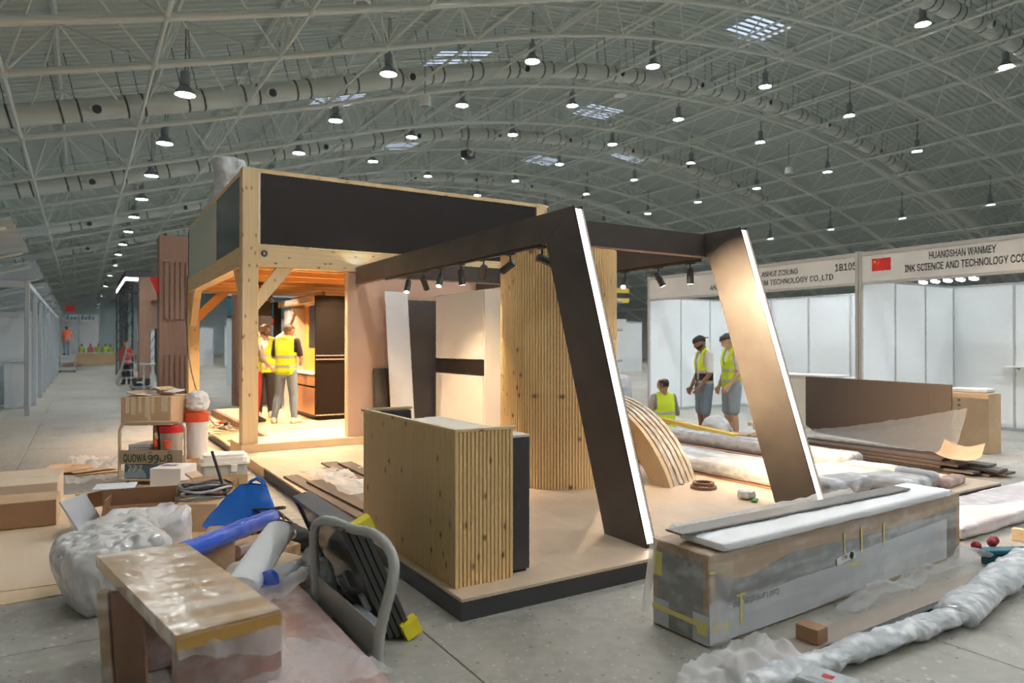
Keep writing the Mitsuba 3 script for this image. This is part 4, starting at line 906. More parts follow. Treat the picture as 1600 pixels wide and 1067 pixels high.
# open dark carton and white wrapped bundle
t = thing('open_carton', 'torn open dark brown carton lying behind the white wrapped bundle', 'box')
oc = np.array([0.47, 7.20])
def fl(c, size, deg, tilt, mat, ax=(1, 0, 0), nm='flap'): E(nm, obox(c, size, deg, 0.002, tilt, ax), mat, parent=t)
fl((0.47, 7.22, 0.22), (0.62, 0.012, 0.26), -14, 6, 'cardboard_dark', nm='side'); fl((0.50, 6.92, 0.13), (0.6, 0.012, 0.24), -14, -6, 'cardboard_dark', nm='side')
fl((0.45, 7.05, 0.02), (0.6, 0.34, 0.012), -14, 0, 'cardboard_dark', nm='base'); fl((0.20, 7.20, 0.17), (0.012, 0.34, 0.26), -14, 10, 'cardboard_dark', (0, 1, 0), nm='side')
fl((0.27, 7.33, 0.36), (0.34, 0.16, 0.01), -14, 8, 'paper_white'); fl((0.02, 7.12, 0.17), (0.02, 0.36, 0.36), -30, -32, 'paper_grey', (0, 1, 0)); fl((0.80, 7.08, 0.27), (0.012, 0.2, 0.22), -40, 10, 'cardboard_yellow', (0, 1, 0)); fl((0.13, 7.42, 0.24), (0.2, 0.012, 0.16), 30, 20, 'cardboard_dark')
E('printed_mark', place(trimesh.util.concatenate([tube([(0.013, 0.03 * math.cos(a), 0.05 + 0.03 * math.sin(a)) for a in np.linspace(0, 6.28, 13)], 0.003, 5)]), (0.0, 7.1, 0.17), -30, -32, (0, 1, 0)), 'faded_ink', parent=t)
m = soft_box(0.62, 0.46, 0.34, 0.05, 0.012, 5, 5, 41)
E('wrapped_bundle', place(m, (0.44, 6.20, 0.165), -14), 'wrap_white', 'bulky bundle taped up in white plastic in front of the open dark carton', 'wrapped bundle', smooth=True)
# big clear bag
def sag(p):
    p = p.copy(); z = (p[:, 2] + 0.22) / 0.44; p[:, 0] *= 0.78 + 0.34 * z; p[:, 1] *= 0.85 + 0.2 * z; p[:, 2] += 0.04 * p[:, 0] / 0.4; return p
m = soft_box(0.58, 0.74, 0.44, 0.13, 0.05, 4.2, 6, 43, sag, (1.3, 1.3, 0.45))
E('plastic_bag', place(m, (0.17, 5.20, 0.22), 10), 'bag_milky', 'big milky plastic bag slumped on the floor left of the wrapped slab', 'bag', smooth=True)
E('plastic_sheet', crumple_sheet(0.34, 5.72, 0.30, 0.5, 0.5, 0.14, 30, 44, 3.6), 'milky_film', 'crumpled clear film spilling over the white bundle', 'plastic sheet', smooth=True)
# blue carrier bag, blue roll
def bagfn(u, v):
    a = 2 * np.pi * u; h = v; r = 0.23 * (1 - 0.62 * h ** 1.5); p = np.stack([r * 1.25 * np.cos(a), r * 0.6 * np.sin(a) * (1 - 0.5 * h), 0.34 * h], -1)
    p = p + 0.05 * np.stack([nz(p, 6, 3, 51), nz(p, 6, 3, 52), 0.5 * nz(p, 6, 3, 53)], -1); p[..., 0] += 0.12 * h; return p
t = thing('carrier_bag', 'bright blue plastic carrier bag slumped beside the carton of cables', 'bag')
E('body', place(grid(bagfn, 48, 24), (1.13, 6.18, 0.14), -30), 'blue_bag', parent=t, smooth=True)
for dy in (-0.02, 0.03): E('handle', place(tube([(0.06, dy, 0.30), (0.10, dy, 0.37), (0.15, dy, 0.39), (0.20, dy, 0.36), (0.20, dy, 0.29)], 0.012, 8), (1.13, 6.18, 0.14), -30), 'blue_bag', parent=t, smooth=50)
E('crumpled_carton', place(soft_box(0.44, 0.36, 0.16, 0.03, 0.03, 5, 4, 57), (1.12, 6.12, 0.085), -25), 'cardboard', 'crushed brown carton under the blue bag', 'box', smooth=35)
def roll(lab, p, q, r, mat, seed, amp=0.012, name='wrapped_roll', droop=0.0, flat=1.0, n=40):
    p, q = np.array(p, float), np.array(q, float); d = q - p; L = np.linalg.norm(d); t_ = d / L; a, b = frame(t_)
    def fn(u, v):
        s = u; th = 2 * np.pi * v; rr = r * np.minimum(1, 6 * np.sqrt(np.clip(s * (1 - s), 0, 1)) + 0.02)
        c = p + s[..., None] * d; c = c - np.stack([0 * s, 0 * s, droop * s ** 3], -1)
        pt = c + (rr * np.cos(th))[..., None] * a + (rr * np.sin(th) * flat)[..., None] * b
        return pt + ((nz(pt, 9, 4, seed) * 2 + np.abs(nz(pt, 17, 2, seed + 5)) - 0.1) * amp)[..., None] * (np.cos(th)[..., None] * a + np.sin(th)[..., None] * b)
    return E(name, grid(fn, n, 28), mat, lab, 'roll', smooth=True)
roll('long roll wrapped in shiny blue film lying across the cardboard heap', (0.50, 4.72, 0.36), (1.28, 5.55, 0.33), 0.062, 'blue_film', 61, 0.012)
E('cardboard_tube', tube([(0.93, 5.15, 0.21), (1.38, 5.42, 0.21)], 0.04, 18), 'tube_pink', 'pale cardboard tube under the blue roll', 'tube', smooth=40)
t = thing('black_cables', 'heap of thin black cables beyond the white foam roll', 'cables')
for k in range(6):
    pts = [(1.30 + 0.16 * math.cos(2 * k + j) * (0.6 + 0.1 * j), 5.95 + 0.18 * math.sin(3 * k + 1.4 * j), 0.13 + 0.03 * k + 0.05 * math.sin(j)) for j in range(7)]
    cable(None, pts, 0.009, 'dark_metal', 'cable', None, None, parent=t)
E('dark_sack', place(soft_box(0.36, 0.4, 0.16, 0.07, 0.02, 6, 4, 63), (1.40, 5.72, 0.09), 10), 'cloth_black', 'black sack lying under the thin cables', 'sack', smooth=True)
carton('flat cardboard carton under the cardboard tube', (1.10, 5.48, 0.0), (0.5, 0.5, 0.15), 20, 'cardboard', tape=False)
carton('small orange brown carton lid tucked behind the wrapped slab', (0.72, 5.18, 0.0), (0.34, 0.24, 0.30), 10, 'cardboard', tape=False)
carton('open cardboard piece between the foam roll and the wrapped slab', (1.10, 4.86, 0.0), (0.34, 0.36, 0.2), 30, 'cardboard_pale', tape=False)
# white foam roll and grey tube
roll('fat white foam roll standing out of the heap left of the trolley', (0.77, 4.20, 0.25), (1.13, 4.74, 0.43), 0.10, 'foam_white', 65, 0.006, 'foam_roll', flat=0.75)
roll('thin roll in white bubble wrap below the white foam roll', (0.93, 4.22, 0.27), (1.26, 4.50, 0.25), 0.055, 'bubble_white', 67, 0.012)
E('blue_tape', tube([(0.925, 4.215, 0.27), (0.955, 4.24, 0.27)], 0.060, 16), 'blue_film', 'blue tape band on the end of the thin bubble wrapped roll', 'tape', smooth=40)
# the wrapped slab in the foreground and what it rests on
def quad_slab(c4, z, th, amp, seed, n=44, mat='wrap_beige'):
    c4 = np.array(c4, float)
    def top(u, v):
        q = ((1 - u) * (1 - v))[..., None] * c4[0] + (u * (1 - v))[..., None] * c4[1] + (u * v)[..., None] * c4[2] + ((1 - u) * v)[..., None] * c4[3]
        p = np.concatenate([q, np.full(q.shape[:-1] + (1,), z)], -1); p[..., 2] += nz(p, 5, 3, seed) * amp; return p
    return grid(top, n, n, -th)
SZ = 0.56
c4 = [(0.069, 4.217), (0.493, 4.216), (0.704, 2.948), (0.304, 2.891)]
t = thing('wrapped_slab', 'thick wooden slab in glossy stretch film, topmost of the foreground stack', 'slab')
m = quad_slab(c4, SZ, 0.062, 0.004, 71)
E('end_board', plane_prism([(0.0, -0.058), (0.40, -0.058), (0.40, -0.006), (0.0, -0.006)], (0.305, 2.878, SZ), (0.99, 0.141, 0), (0, 0, 1), 0.006), 'amber_edge', parent=t, label='bare amber coloured end')
E('body', m, 'wrap_beige', parent=t, smooth=30)
E('film_skirt', grid(lambda u, v: np.stack([0.31 + 0.40 * u + 0.02 * np.sin(9 * u), 2.885 + 0.055 * u + 0.03 * v * np.sin(14 * u) - 0.035 * v, SZ - 0.03 - 0.13 * v * (0.35 + 0.65 * u) + 0.02 * nz(np.stack([u, v, u * 0], -1), 8, 3, 5)], -1), 40, 12), 'clear_film', parent=t, smooth=True, label='loose clear film hanging from the front end')
t = thing('trestle_panel', 'upright brown board panel in film propping up the wrapped slab', 'panel')
E('board', plane_prism([(0.02, 0.0), (0.155, 0.0), (0.125, 0.468), (-0.01, 0.468)], (0.14, 3.86, 0.0), (0.93, -0.37, 0), (0, 0, 1), 0.03), 'oak_brown', parent=t)
E('film', plane_prism([(-0.03, 0.0), (0.015, 0.0), (-0.015, 0.473), (-0.06, 0.473)], (0.14, 3.87, 0.0), (0.93, -0.37, 0), (0, 0, 1), 0.05), 'wrap_beige', parent=t)
for k, (dx, lab) in enumerate(((0.0, 'lower pink wrapped board lying flat under the slab'), (0.03, 'upper pink wrapped board lying flat under the slab'))):
    E('wrapped_board', quad_slab([(0.50 + dx, 4.50), (1.10 + dx / 2, 4.46), (1.12 + dx / 2, 2.45), (0.52 + dx, 2.45)], 0.168 + 0.042 * k, 0.036, 0.008, 73 + k), 'wrap_pink', lab, 'board', smooth=30)
E('bearer', obox((0.53, 3.12, 0.34), (0.42, 0.09, 0.25), 5, 0.004), 'wrap_pink', 'wrapped bearer block between the slab and the pink boards', 'block')
E('bearer', obox((0.36, 4.0, 0.235), (0.30, 0.10, 0.46), 5, 0.004), 'wrap_pink', 'second wrapped bearer block hidden under the slab', 'block')
E('plastic_sheet', crumple_sheet(0.86, 4.20, 0.215, 0.5, 0.45, 0.14, 20, 77, 3.2), 'soft_film', 'clear film bunched on the pink boards below the bubble wrapped roll', 'plastic sheet', smooth=True)
E('plastic_sheet', crumple_sheet(0.82, 3.05, 0.213, 0.5, 0.6, 0.055, 12, 78, 5.5), 'clear_film', 'glossy loose film hanging at the near end of the wrapped slab', 'plastic sheet', smooth=True)
E('floor_sheet', obox((0.10, 3.30, 0.004), (0.42, 0.5, 0.008), 12), 'cardboard', 'brown cardboard sheet on the floor at the bottom left edge', 'sheet')

# ---- platform trolley with glass frames
t = thing('platform_trolley', 'grey platform trolley with a bent tube handle', 'trolley')
hA, hB = np.array([1.155, 4.06, 0.0]), np.array([1.225, 3.20, 0.0])
hp = [hA + [0, 0, 0.08], hA + [0, 0, 0.50], hA + [0.005, -0.02, 0.60], hA + [0.02, -0.10, 0.645], (hA + hB) / 2 + [0.05, 0, 0.665], hB + [0.07, 0.08, 0.655], hB + [0.075, 0.0, 0.60], hB + [0.06, -0.03, 0.52], hB + [0.02, -0.02, 0.36], hB + [0.0, 0, 0.22], hB + [0, 0, 0.06]]
from scipy.interpolate import CubicSpline
hp = CubicSpline([0, 3, 4, 5, 9, 13, 14, 15, 17, 18.5, 20], np.array(hp))(np.linspace(0, 20, 80))
E('handle', tube(hp, 0.027, 14), 'trolley_grey', parent=t, smooth=True)
E('cross_plate', plane_prism([(0.0, 0.17), (0.865, 0.12), (0.865, 0.27), (0.0, 0.32)], hA + [0.012, 0, 0], (hB - hA) / np.linalg.norm(hB - hA), (0, 0, 1), 0.006), 'trolley_grey', parent=t)
E('bed', box(0.62, 1.15, 3.20, 4.06, 0.10, 0.125, 0.004), 'trolley_grey', parent=t)
for x in (0.70, 1.08):
    for y in (3.32, 3.95):
        E('wheel', tube([(x - 0.018, y, 0.05), (x - 0.014, y, 0.05), (x + 0.014, y, 0.05), (x + 0.018, y, 0.05)], [0.042, 0.05, 0.05, 0.042], 16), 'rubber', parent=t, smooth=40); E('fork', box(x - 0.025, x + 0.025, y - 0.02, y + 0.02, 0.06, 0.10), 'steel', parent=t)
def pane(k):
    """framed glass pane leaning to the left"""
    t = thing('glass_frame', f'dark framed glass pane leaning on the trolley, {ORD[k]} from the handle side', 'glass frame', 'glass frames')
    x = 1.465 + 0.036 * k; y0, y1 = 3.66 - 0.01 * k, 4.66 + 0.03 * k; z0, Hh = 0.012, 0.70
    o = np.array([x, 0, z0]); ux = np.array([0, 1, 0.0]); uy = np.array([-0.40, 0, 0.9165]); nrm = np.cross(ux, uy)
    y0s = y0; w = 0.035
    outer = Polygon([(y0, 0), (y1, 0), (y1, Hh), (y0 + 0.0, Hh)]); inner = outer.buffer(-w, join_style=2)
    E('frame', plane_prism(outer.difference(inner), o, ux, uy, 0.028), 'glass_frame_mat', parent=t)
    E('glass', plane_prism(inner, o + nrm * 0.011, ux, uy, 0.006), 'glass_dark', parent=t)
    E('gasket', plane_prism(inner.difference(inner.buffer(-0.012, join_style=2)), o + nrm * 0.02, ux, uy, 0.004), 'rubber', parent=t)
    for a in (y0 + 0.12, y0 + 0.5) if k == 0 else (): E('clip', plane_prism([(a, 0.03), (a + 0.05, 0.03), (a + 0.05, 0.13), (a, 0.13)], o - nrm * 0.03 + uy * 0.12, ux, uy, 0.03), 'alu', parent=t)
    return o, ux, uy, nrm, y0, y1, Hh
for k in range(4): o, ux, uy, nrm, y0, y1, Hh = pane(k)
for a, b, lab in ((y0 - 0.03, 0.0, 'yellow corner protector on the low near corner of the glass frames'), (y0 + 0.02, Hh - 0.06, 'yellow corner protector at the top of the glass frames by the trolley handle')):
    E('corner_protector', plane_prism([(a, b), (a + 0.09, b - 0.01), (a + 0.10, b + 0.06), (a + 0.06, b + 0.10), (a, b + 0.09)], o + nrm * 0.005 - nrm * 0.03, ux, uy, 0.10), 'yellow_plastic', lab, 'corner protector')
E('wrapped_bundle', place(soft_box(0.10, 0.42, 0.34, 0.045, 0.03, 8, 5, 81), (1.245, 4.24, 0.20), -4, -8, (0, 1, 0)), 'bubble_white', 'white net and bubble wrap bundle between trolley handle and glass frames', 'wrapped bundle', smooth=True)
E('metal_basket', place(soft_box(0.10, 0.36, 0.20, 0.03, 0.01, 7, 3, 83), (1.30, 3.62, 0.105), 4), 'lamp_grey', 'grey metal part on the floor between trolley handle and glass frames', 'metal part', smooth=35)
# ================================================================ wrapped crate in the right foreground
t = thing('wrapped_crate', 'long film wrapped crate lying in the right foreground', 'crate')
ang = math.atan2(0.12, 2.89); ca, sa = math.cos(ang), math.sin(ang)
CL, CWD, CHT = 2.92, 0.42, 0.50
cx = np.array([ca, sa, 0.0]); cyv = np.array([-sa, ca, 0.0]); co = np.array([2.905, 2.66, 0.0])
def crate_pt(u, v, z): return co + cx * u + cyv * v + np.array([0, 0, z])
E('body', obox(tuple(crate_pt(CL / 2, CWD / 2, CHT / 2 + 0.004)), (CL, CWD, CHT), math.degrees(ang), 0.006), 'wrap_card', parent=t)
def face(poly, off, mat, nm, lab=None): return E(nm, plane_prism(poly, crate_pt(0, -off, 0), cx, (0, 0, 1), 0.0012), mat, parent=t, label=lab)
face([(0.06, 0.03), (2.86, 0.03), (2.86, 0.40), (2.0, 0.37), (1.2, 0.385), (0.75, 0.40), (0.35, 0.33), (0.18, 0.34), (0.06, 0.40)], 0.001, 'wrap_grey', 'grey_card')
face([(0.0, 0.015), (0.88, 0.015), (1.45, 0.03), (2.70, 0.03), (2.70, 0.33), (1.42, 0.285), (1.40, 0.235), (0.80, 0.235), (0.16, 0.20), (0.10, 0.255), (0.0, 0.24)], 0.003, 'wrap_pale', 'white_card')
E('end_card', plane_prism([(-0.02, 0.02), (-0.36, 0.02), (-0.36, 0.47), (-0.02, 0.44)], crate_pt(-0.001, 0, 0), -cyv, (0, 0, 1), 0.0012) if 0 else obox(tuple(crate_pt(-0.001, CWD / 2, 0.235)), (0.002, CWD * 0.8, 0.44), math.degrees(ang)), 'wrap_grey', parent=t, label='grey card on the near end')
E('end_card', obox(tuple(crate_pt(-0.0025, CWD - 0.07, 0.09)), (0.002, 0.12, 0.15), math.degrees(ang)), 'wrap_pale', parent=t)
E('end_card', obox(tuple(crate_pt(-0.0025, 0.055, 0.09)), (0.002, 0.11, 0.16), math.degrees(ang)), 'wrap_pale', parent=t)
# upside-down print on the white card
text('Cold Lamination Film', 0.036, 0.001, crate_pt(0.62, -0.0045, 0.212), -cx, (0, 0, -1), True, mat='faded_ink', parent=t, width=0.42)
for (u0, u1, z0, z1) in ((0.02, 0.17, 0.085, 0.115), (0.255, 0.275, 0.07, 0.245), (0.225, 0.305, 0.235, 0.25), (1.38, 1.50, 0.20, 0.216), (1.30, 1.315, 0.26, 0.43), (1.50, 1.52, 0.27, 0.44), (1.78, 1.80, 0.28, 0.43), (0.0, 0.16, 0.40, 0.418)):
    face([(u0, z0), (u1, z0), (u1, z1), (u0, z1)], 0.006, 'tape_yellow', 'tape')
for (v0, v1, z0, z1) in ((0.0, 0.42, 0.10, 0.128), (0.34, 0.41, 0.30, 0.44), (0.01, 0.08, 0.06, 0.11)):
    E('tape', obox(tuple(crate_pt(-0.005, (v0 + v1) / 2, (z0 + z1) / 2)), (0.002, v1 - v0, z1 - z0), math.degrees(ang)), 'tape_yellow', parent=t)
lb = face([(1.22, 0.235), (1.43, 0.255), (1.425, 0.305), (1.215, 0.285)], 0.008, 'white_paint', 'label', 'small white label with black disc')
E('logo', plane_prism(Point(1.385, 0.276).buffer(0.024), crate_pt(0, -0.0095, 0), cx, (0, 0, 1), 0.001), 'ink', parent=lb)
E('logo_mark', tube([crate_pt(1.385 + 0.008 * math.cos(a), -0.0115, 0.283 + 0.007 * math.sin(a)) for a in np.linspace(0, 6.28, 11)], 0.0018, 5), 'white_ink', parent=lb) if 0 else None
text('OCO', 0.022, 0.001, crate_pt(1.335, -0.0095, 0.285), -cx, (0, 0, -1), False, mat='ink', parent=lb, width=0.062)
E('film_corner', grid(lambda u, v: np.stack([crate_pt(0, 0, 0)[0] - 0.012 + 0.16 * u - 0.01 * np.sin(6 * v), crate_pt(0, 0, 0)[1] - 0.02 - 0.018 * np.sin(3 * u + 5 * v), 0.02 + 0.44 * v], -1), 16, 20), 'clear_film', parent=t, smooth=True)
E('film_skirt', grid(lambda u, v: np.stack([2.86 + 0.10 * u - 0.07 * (1 - v), 3.04 + 0.10 * u + 0.03 * np.sin(9 * u + 3 * v), 0.10 + 0.40 * v], -1), 16, 16), 'clear_film', parent=t, smooth=True)
# foam slab and the dark board on top
m = soft_box(2.62, 0.34, 0.05, 0.022, 0.006, 5, 5, 91); E('foam_slab', place(m, tuple(crate_pt(1.40, 0.13, CHT + 0.036)), math.degrees(ang) - 0.4), 'foam_white', 'long white foam slab lying on top of the wrapped crate', 'foam slab', smooth=40)
E('dark_board', obox(tuple(crate_pt(1.17, 0.20, CHT + 0.078)), (2.36, 0.13, 0.012), math.degrees(ang) - 2.2, 0.002), 'grey_board', 'long narrow dark board lying on the white foam slab', 'board')
E('plastic_sheet', grid(lambda u, v: np.stack([crate_pt(0, 0, 0)[0] + 0.1 + 1.9 * u, crate_pt(0, 0, 0)[1] + 0.08 * u + 0.29 + 0.16 * v, CHT + 0.012 + 0.06 * np.sin(np.pi * v) ** 2 + 0.05 * np.abs(nz(np.stack([u * 3, v, u * 0], -1), 6, 3, 92))], -1), 60, 14), 'milky_film', 'wrinkled clear film along the back of the crate top', 'plastic sheet', smooth=True)

# ================================================================ long package on the floor in front of the crate
E('plank', obox((4.25, 2.37, 0.045), (3.05, 0.15, 0.018), 1.0, 0.002), 'grey_brown', 'long brown board lying on the floor before the wrapped crate', 'plank')
E('strip', obox((4.25, 2.270, 0.03), (3.0, 0.035, 0.05), 1.0, 0.002), 'dark_metal', 'black strip along the front of the long brown board', 'strip')
for x, lab in ((3.0, 'first'), (4.4, 'second'), (5.5, 'third')): E('bearer', obox((x, 2.38, 0.018), (0.08, 0.12, 0.034), 1.0, 0.002), 'ply_y', f'small batten under the long brown board, {lab} from the near end', 'block')
E('wood_block', obox((3.37, 2.36, 0.095), (0.10, 0.13, 0.08), 4, 0.003), 'cardboard_dark', 'small brown wooden block standing on the long brown board', 'block')
roll('long sausage of bubble wrap lying on the floor in front of the brown board', (2.66, 2.20, 0.050), (4.45, 2.12, 0.06), 0.078, 'bubble_clear', 93, 0.030, 'bubble_wrap', flat=0.62, n=220)
roll('fat far end of bubble wrap lying on the floor by the red tool', (4.35, 2.12, 0.065), (5.95, 2.36, 0.085), 0.115, 'bubble_clear', 94, 0.032, 'bubble_wrap', flat=0.62, n=180)
E('plastic_sheet', crumple_sheet(2.72, 2.28, 0.0, 0.7, 0.5, 0.16, 15, 95, 3.6), 'milky_film', 'crumpled clear film on the floor at the near end of the bubble wrap', 'plastic sheet', smooth=True)
E('plastic_sheet', crumple_sheet(4.85, 2.55, 0.05, 1.9, 0.14, 0.09, 2, 96, 4.0), 'clear_film', 'clear film lying between the crate and the long brown board', 'plastic sheet', smooth=True)
t = thing('tool_case', 'grey plastic case lid with red lettering at the bottom edge', 'case')
tc_ = np.array([2.96, 1.99, 0.0]); td = 14
E('shell', obox((tc_[0], tc_[1], 0.05), (0.19, 0.24, 0.10), td, 0.01), 'case_grey', parent=t)
E('recess', obox((tc_[0], tc_[1], 0.1005), (0.13, 0.17, 0.003), td, 0.001), 'grey_plastic', parent=t)
E('panel', obox((tc_[0], tc_[1], 0.103), (0.10, 0.14, 0.004), td, 0.002), 'case_grey', parent=t)
for k in range(3): E('lettering', obox((tc_[0] + 0.015 * k - 0.012, tc_[1] - 0.004 + 0.004 * k, 0.106), (0.008, 0.05, 0.003), td), 'red_ink', parent=t)
for a in (-1, 1): E('latch', place(obox((a * 0.075, 0.122, 0.06), (0.03, 0.012, 0.05), 0, 0.003), tuple(tc_), td), 'grey_plastic', parent=t)
t = thing('cutting_tool', 'teal long cutter with red knobs on the floor beyond the bubble wrap', 'tool')
E('bar', obox((5.92, 2.52, 0.10), (0.10, 0.42, 0.035), 62, 0.006), 'teal_plastic', parent=t); E('blade', obox((6.25, 2.52, 0.04), (0.6, 0.06, 0.02), -6, 0.004), 'alu', parent=t)
for dx, dy in ((0.02, 0.10), (0.10, 0.12), (-0.18, 0.12)): E('knob', mv(trimesh.creation.icosphere(2, 0.035), 5.95 + dx, 2.52 + dy, 0.13), 'red_knob', parent=t, smooth=True)
E('foot', obox((5.92, 2.52, 0.04), (0.08, 0.3, 0.08), 62, 0.005), 'teal_plastic', parent=t)
E('wood_block', obox((6.75, 2.72, 0.05), (0.07, 0.16, 0.10), 10, 0.004), 'deck_ply', 'small bare wooden block on the floor at the right edge', 'block')
cable('thin white cable on the floor at the bottom edge left of the tool case', [(2.52, 2.42, 0.006), (2.62, 2.34, 0.006), (2.70, 2.30, 0.006), (2.78, 2.20, 0.006), (2.80, 2.08, 0.006)], 0.005, 'white_paint')
# wrapped mattress
m = soft_box(2.9, 0.66, 0.115, 0.05, 0.012, 3.2, 6, 97); E('wrapped_mattress', place(m, (7.72, 3.32, 0.062), 1), 'wrap_rose', 'thin wide mattress like pad in glossy film on the floor at the right', 'mattress', smooth=True)

# ================================================================ goods lying on the right part of the deck and beyond
m = soft_box(0.34, 4.3, 0.20, 0.08, 0.014, 3.4, 6, 101); E('foil_bundle', place(m, (7.99, 7.12, DECK + 0.105), 0.5), 'foil_silver', 'long bundle in crinkled silver wrap lying across the deck', 'wrapped bundle', smooth=True)
m = soft_box(0.24, 1.0, 0.16, 0.07, 0.02, 4, 5, 102); E('foil_bundle', place(m, (7.68, 4.40, DECK + 0.085), 3), 'foil_silver', 'short silver wrapped bundle with a dark end near the deck front', 'wrapped bundle', smooth=True)
E('plank', box(7.70, 7.78, 5.9, 8.4, DECK, DECK + 0.025, 0.003), 'oak_red', 'reddish batten in front of the long silver bundle', 'plank')
E('yellow_timber', obox((8.34, 7.98, 0.345), (0.10, 2.45, 0.07), -17, 0.006), 'yellow_beam', 'yellow timber beam lying on top of the silver bundle', 'beam')
m = soft_box(0.75, 2.9, 0.17, 0.07, 0.012, 3, 6, 103); E('wrapped_pad', place(m, (6.50, 5.55, DECK + 0.10), 1), 'pad_wrap', 'wide pad in white bubble wrap lying on the deck behind the leaning leg', 'wrapped pad', smooth=True)
m = soft_box(0.54, 1.2, 0.15, 0.06, 0.012, 3, 5, 104); E('wrapped_pad', place(m, (7.22, 4.42, DECK + 0.085), 1), 'pad_wrap', 'smaller pad in white bubble wrap at the deck front right of the leaning leg', 'wrapped pad', smooth=True)
E('plank', box(6.14, 6.22, 4.75, 6.6, DECK, DECK + 0.022, 0.003), 'oak_red', 'pale reddish batten along the near side of the wide white pad', 'plank')
E('wrapped_bundle', place(soft_box(0.55, 0.16, 0.09, 0.04, 0.012, 6, 4, 105), (8.0, 3.92, DECK + 0.045), 8), 'wrap_pink', 'small reddish wrapped roll on the far deck corner', 'wrapped bundle', smooth=True)
E('plastic_bag', place(soft_box(0.5, 0.45, 0.42, 0.15, 0.06, 4, 4, 106, lambda p: p * np.array([1, 1, 1]) * (1 - 0.6 * np.clip(p[:, 2:3] / 0.42 + 0.3, 0, 1))), (8.68, 7.80, 0.40), 20), 'bubble_white', 'crumpled white plastic bag at the feet of the two standing men', 'bag', smooth=True)
E('stack_crate', obox((8.92, 7.62, 0.12), (0.3, 0.5, 0.24), 20, 0.01), 'cardboard', 'low carton under the crumpled white bag', 'box')
for k in range(7):
    E('wood_block', obox((9.0 + 0.10 * (k % 3), 7.12 + 0.10 * (k // 3), 0.30 + 0.055 * (k // 3)), (0.16, 0.09, 0.05), 30 + 20 * k, 0.004), 'deck_ply', f'short bare timber offcut in the heap behind the yellow beam, {ORD[k]} from the left', 'block', 'timber offcuts')
E('stack_crate', obox((9.12, 7.18, 0.135), (0.5, 0.4, 0.27), 30, 0.01), 'cardboard', 'low carton under the timber offcuts', 'box')
E('wrapped_bundle', place(soft_box(0.14, 0.16, 0.10, 0.04, 0.02, 9, 3, 107), (5.57, 4.62, DECK + 0.05)), 'bubble_white', 'small white wad of wrap at the foot of the far leaning leg', 'wrapped bundle', smooth=True)
E('green_strap', obox((5.55, 4.50, DECK + 0.012), (0.12, 0.05, 0.02), 30, 0.004), 'green_strap', 'small green strap end on the deck by the far leaning leg', 'strap')
# stack of long brown boards
for k, (x, y0, y1, z, mt) in enumerate(((9.45, 4.55, 8.2, 0.02, 'brown_board'), (9.75, 4.25, 7.9, 0.02, 'brown_board'), (9.52, 4.35, 8.05, 0.055, 'grey_board'), (9.85, 4.10, 7.4, 0.055, 'brown_board'), (9.48, 4.7, 7.7, 0.09, 'brown_board'), (9.72, 4.15, 7.2, 0.09, 'grey_board'), (9.55, 4.5, 7.95, 0.125, 'brown_board'), (9.80, 4.3, 6.9, 0.125, 'grey_board'), (9.60, 4.75, 7.1, 0.16, 'brown_board'))):
    E('plank', obox((x, (y0 + y1) / 2, z), (0.26, y1 - y0, 0.03), (k % 3 - 1) * 1.2, 0.002), mt, f'long dark board in the stack before the big brown panel, {ORD[k]} counted upward', 'plank', 'stacked dark boards')
t = thing('leaning_panel', 'huge dark brown panel on edge behind the stack of boards', 'panel')
E('board', plane_prism([(5.0, 0.12), (7.10, 0.22), (7.28, 0.32), (7.28, 1.13), (5.0, 1.10)], (10.25, 0, 0), (0, 1, 0), (0, 0, 1), 0.03), 'brown_board', parent=t)
E('inset', plane_prism([(5.3, 0.34), (7.0, 0.36), (7.0, 0.97), (5.3, 0.95)], (10.246, 0, 0), (0, 1, 0), (0, 0, 1), 0.004), 'brown_board', parent=t)
E('stack_crate', box(10.15, 10.45, 5.1, 7.2, 0, 0.13, 0.005), 'brown_board', 'low dark bearer under the huge brown panel', 'box')
E('plastic_sheet', grid(lambda u, v: np.stack([9.75 + 0.42 * v + 0.06 * nz(np.stack([u * 3, v, 0 * u], -1), 4, 3, 110), 4.75 + 2.3 * u, 0.20 + (0.08 + 0.52 * (1 - u) ** 1.2) * v ** 1.3 + 0.05 * np.abs(nz(np.stack([u * 3 + v, v * 2, 0 * u], -1), 5, 3, 111))], -1), 60, 24), 'clear_film', 'milky film drawn up over the boards in front of the huge brown panel', 'plastic sheet', smooth=True)
def torn(u, v):
    x, y = (u - 0.5) * 0.75, (v - 0.5) * 0.5; z = 0.35 * x ** 2 + 0.9 * y ** 2 + 0.05 * nz(np.stack([x, y, 0 * x], -1), 5, 3, 112)
    return np.stack([9.55 + x, 4.55 + y + 0.35 * x, 0.19 + z + 0.10 * (x + 0.4)], -1)
E('torn_cardboard', grid(torn, 24, 20, 0.006), 'cardboard', 'torn curling piece of cardboard on the end of the dark boards', 'cardboard', smooth=40)
t = thing('cardboard_box', 'tall brown cardboard box standing at the booth front behind the dark boards', 'box')
E('body', box(11.63, 12.02, 5.14, 5.80, 0.0, 0.915, 0.008), 'cardboard', parent=t); E('seam_tape', box(11.80, 11.85, 5.13, 5.81, 0.9145, 0.9165), 'tape', parent=t)
for y in (5.70, 5.56):
    for k in range(7): E('printed_mark', box(11.627, 11.6295, y - 0.02, y + 0.02, 0.30 + 0.08 * k, 0.335 + 0.08 * k), 'ink_brown', parent=t)
m = soft_box(0.30, 0.50, 0.06, 0.03, 0.015, 5, 4, 113); E('plastic_bag', place(m, (11.83, 5.45, 0.95)), 'bubble_white', 'flat white bag lying on top of the tall cardboard box', 'bag', smooth=True)

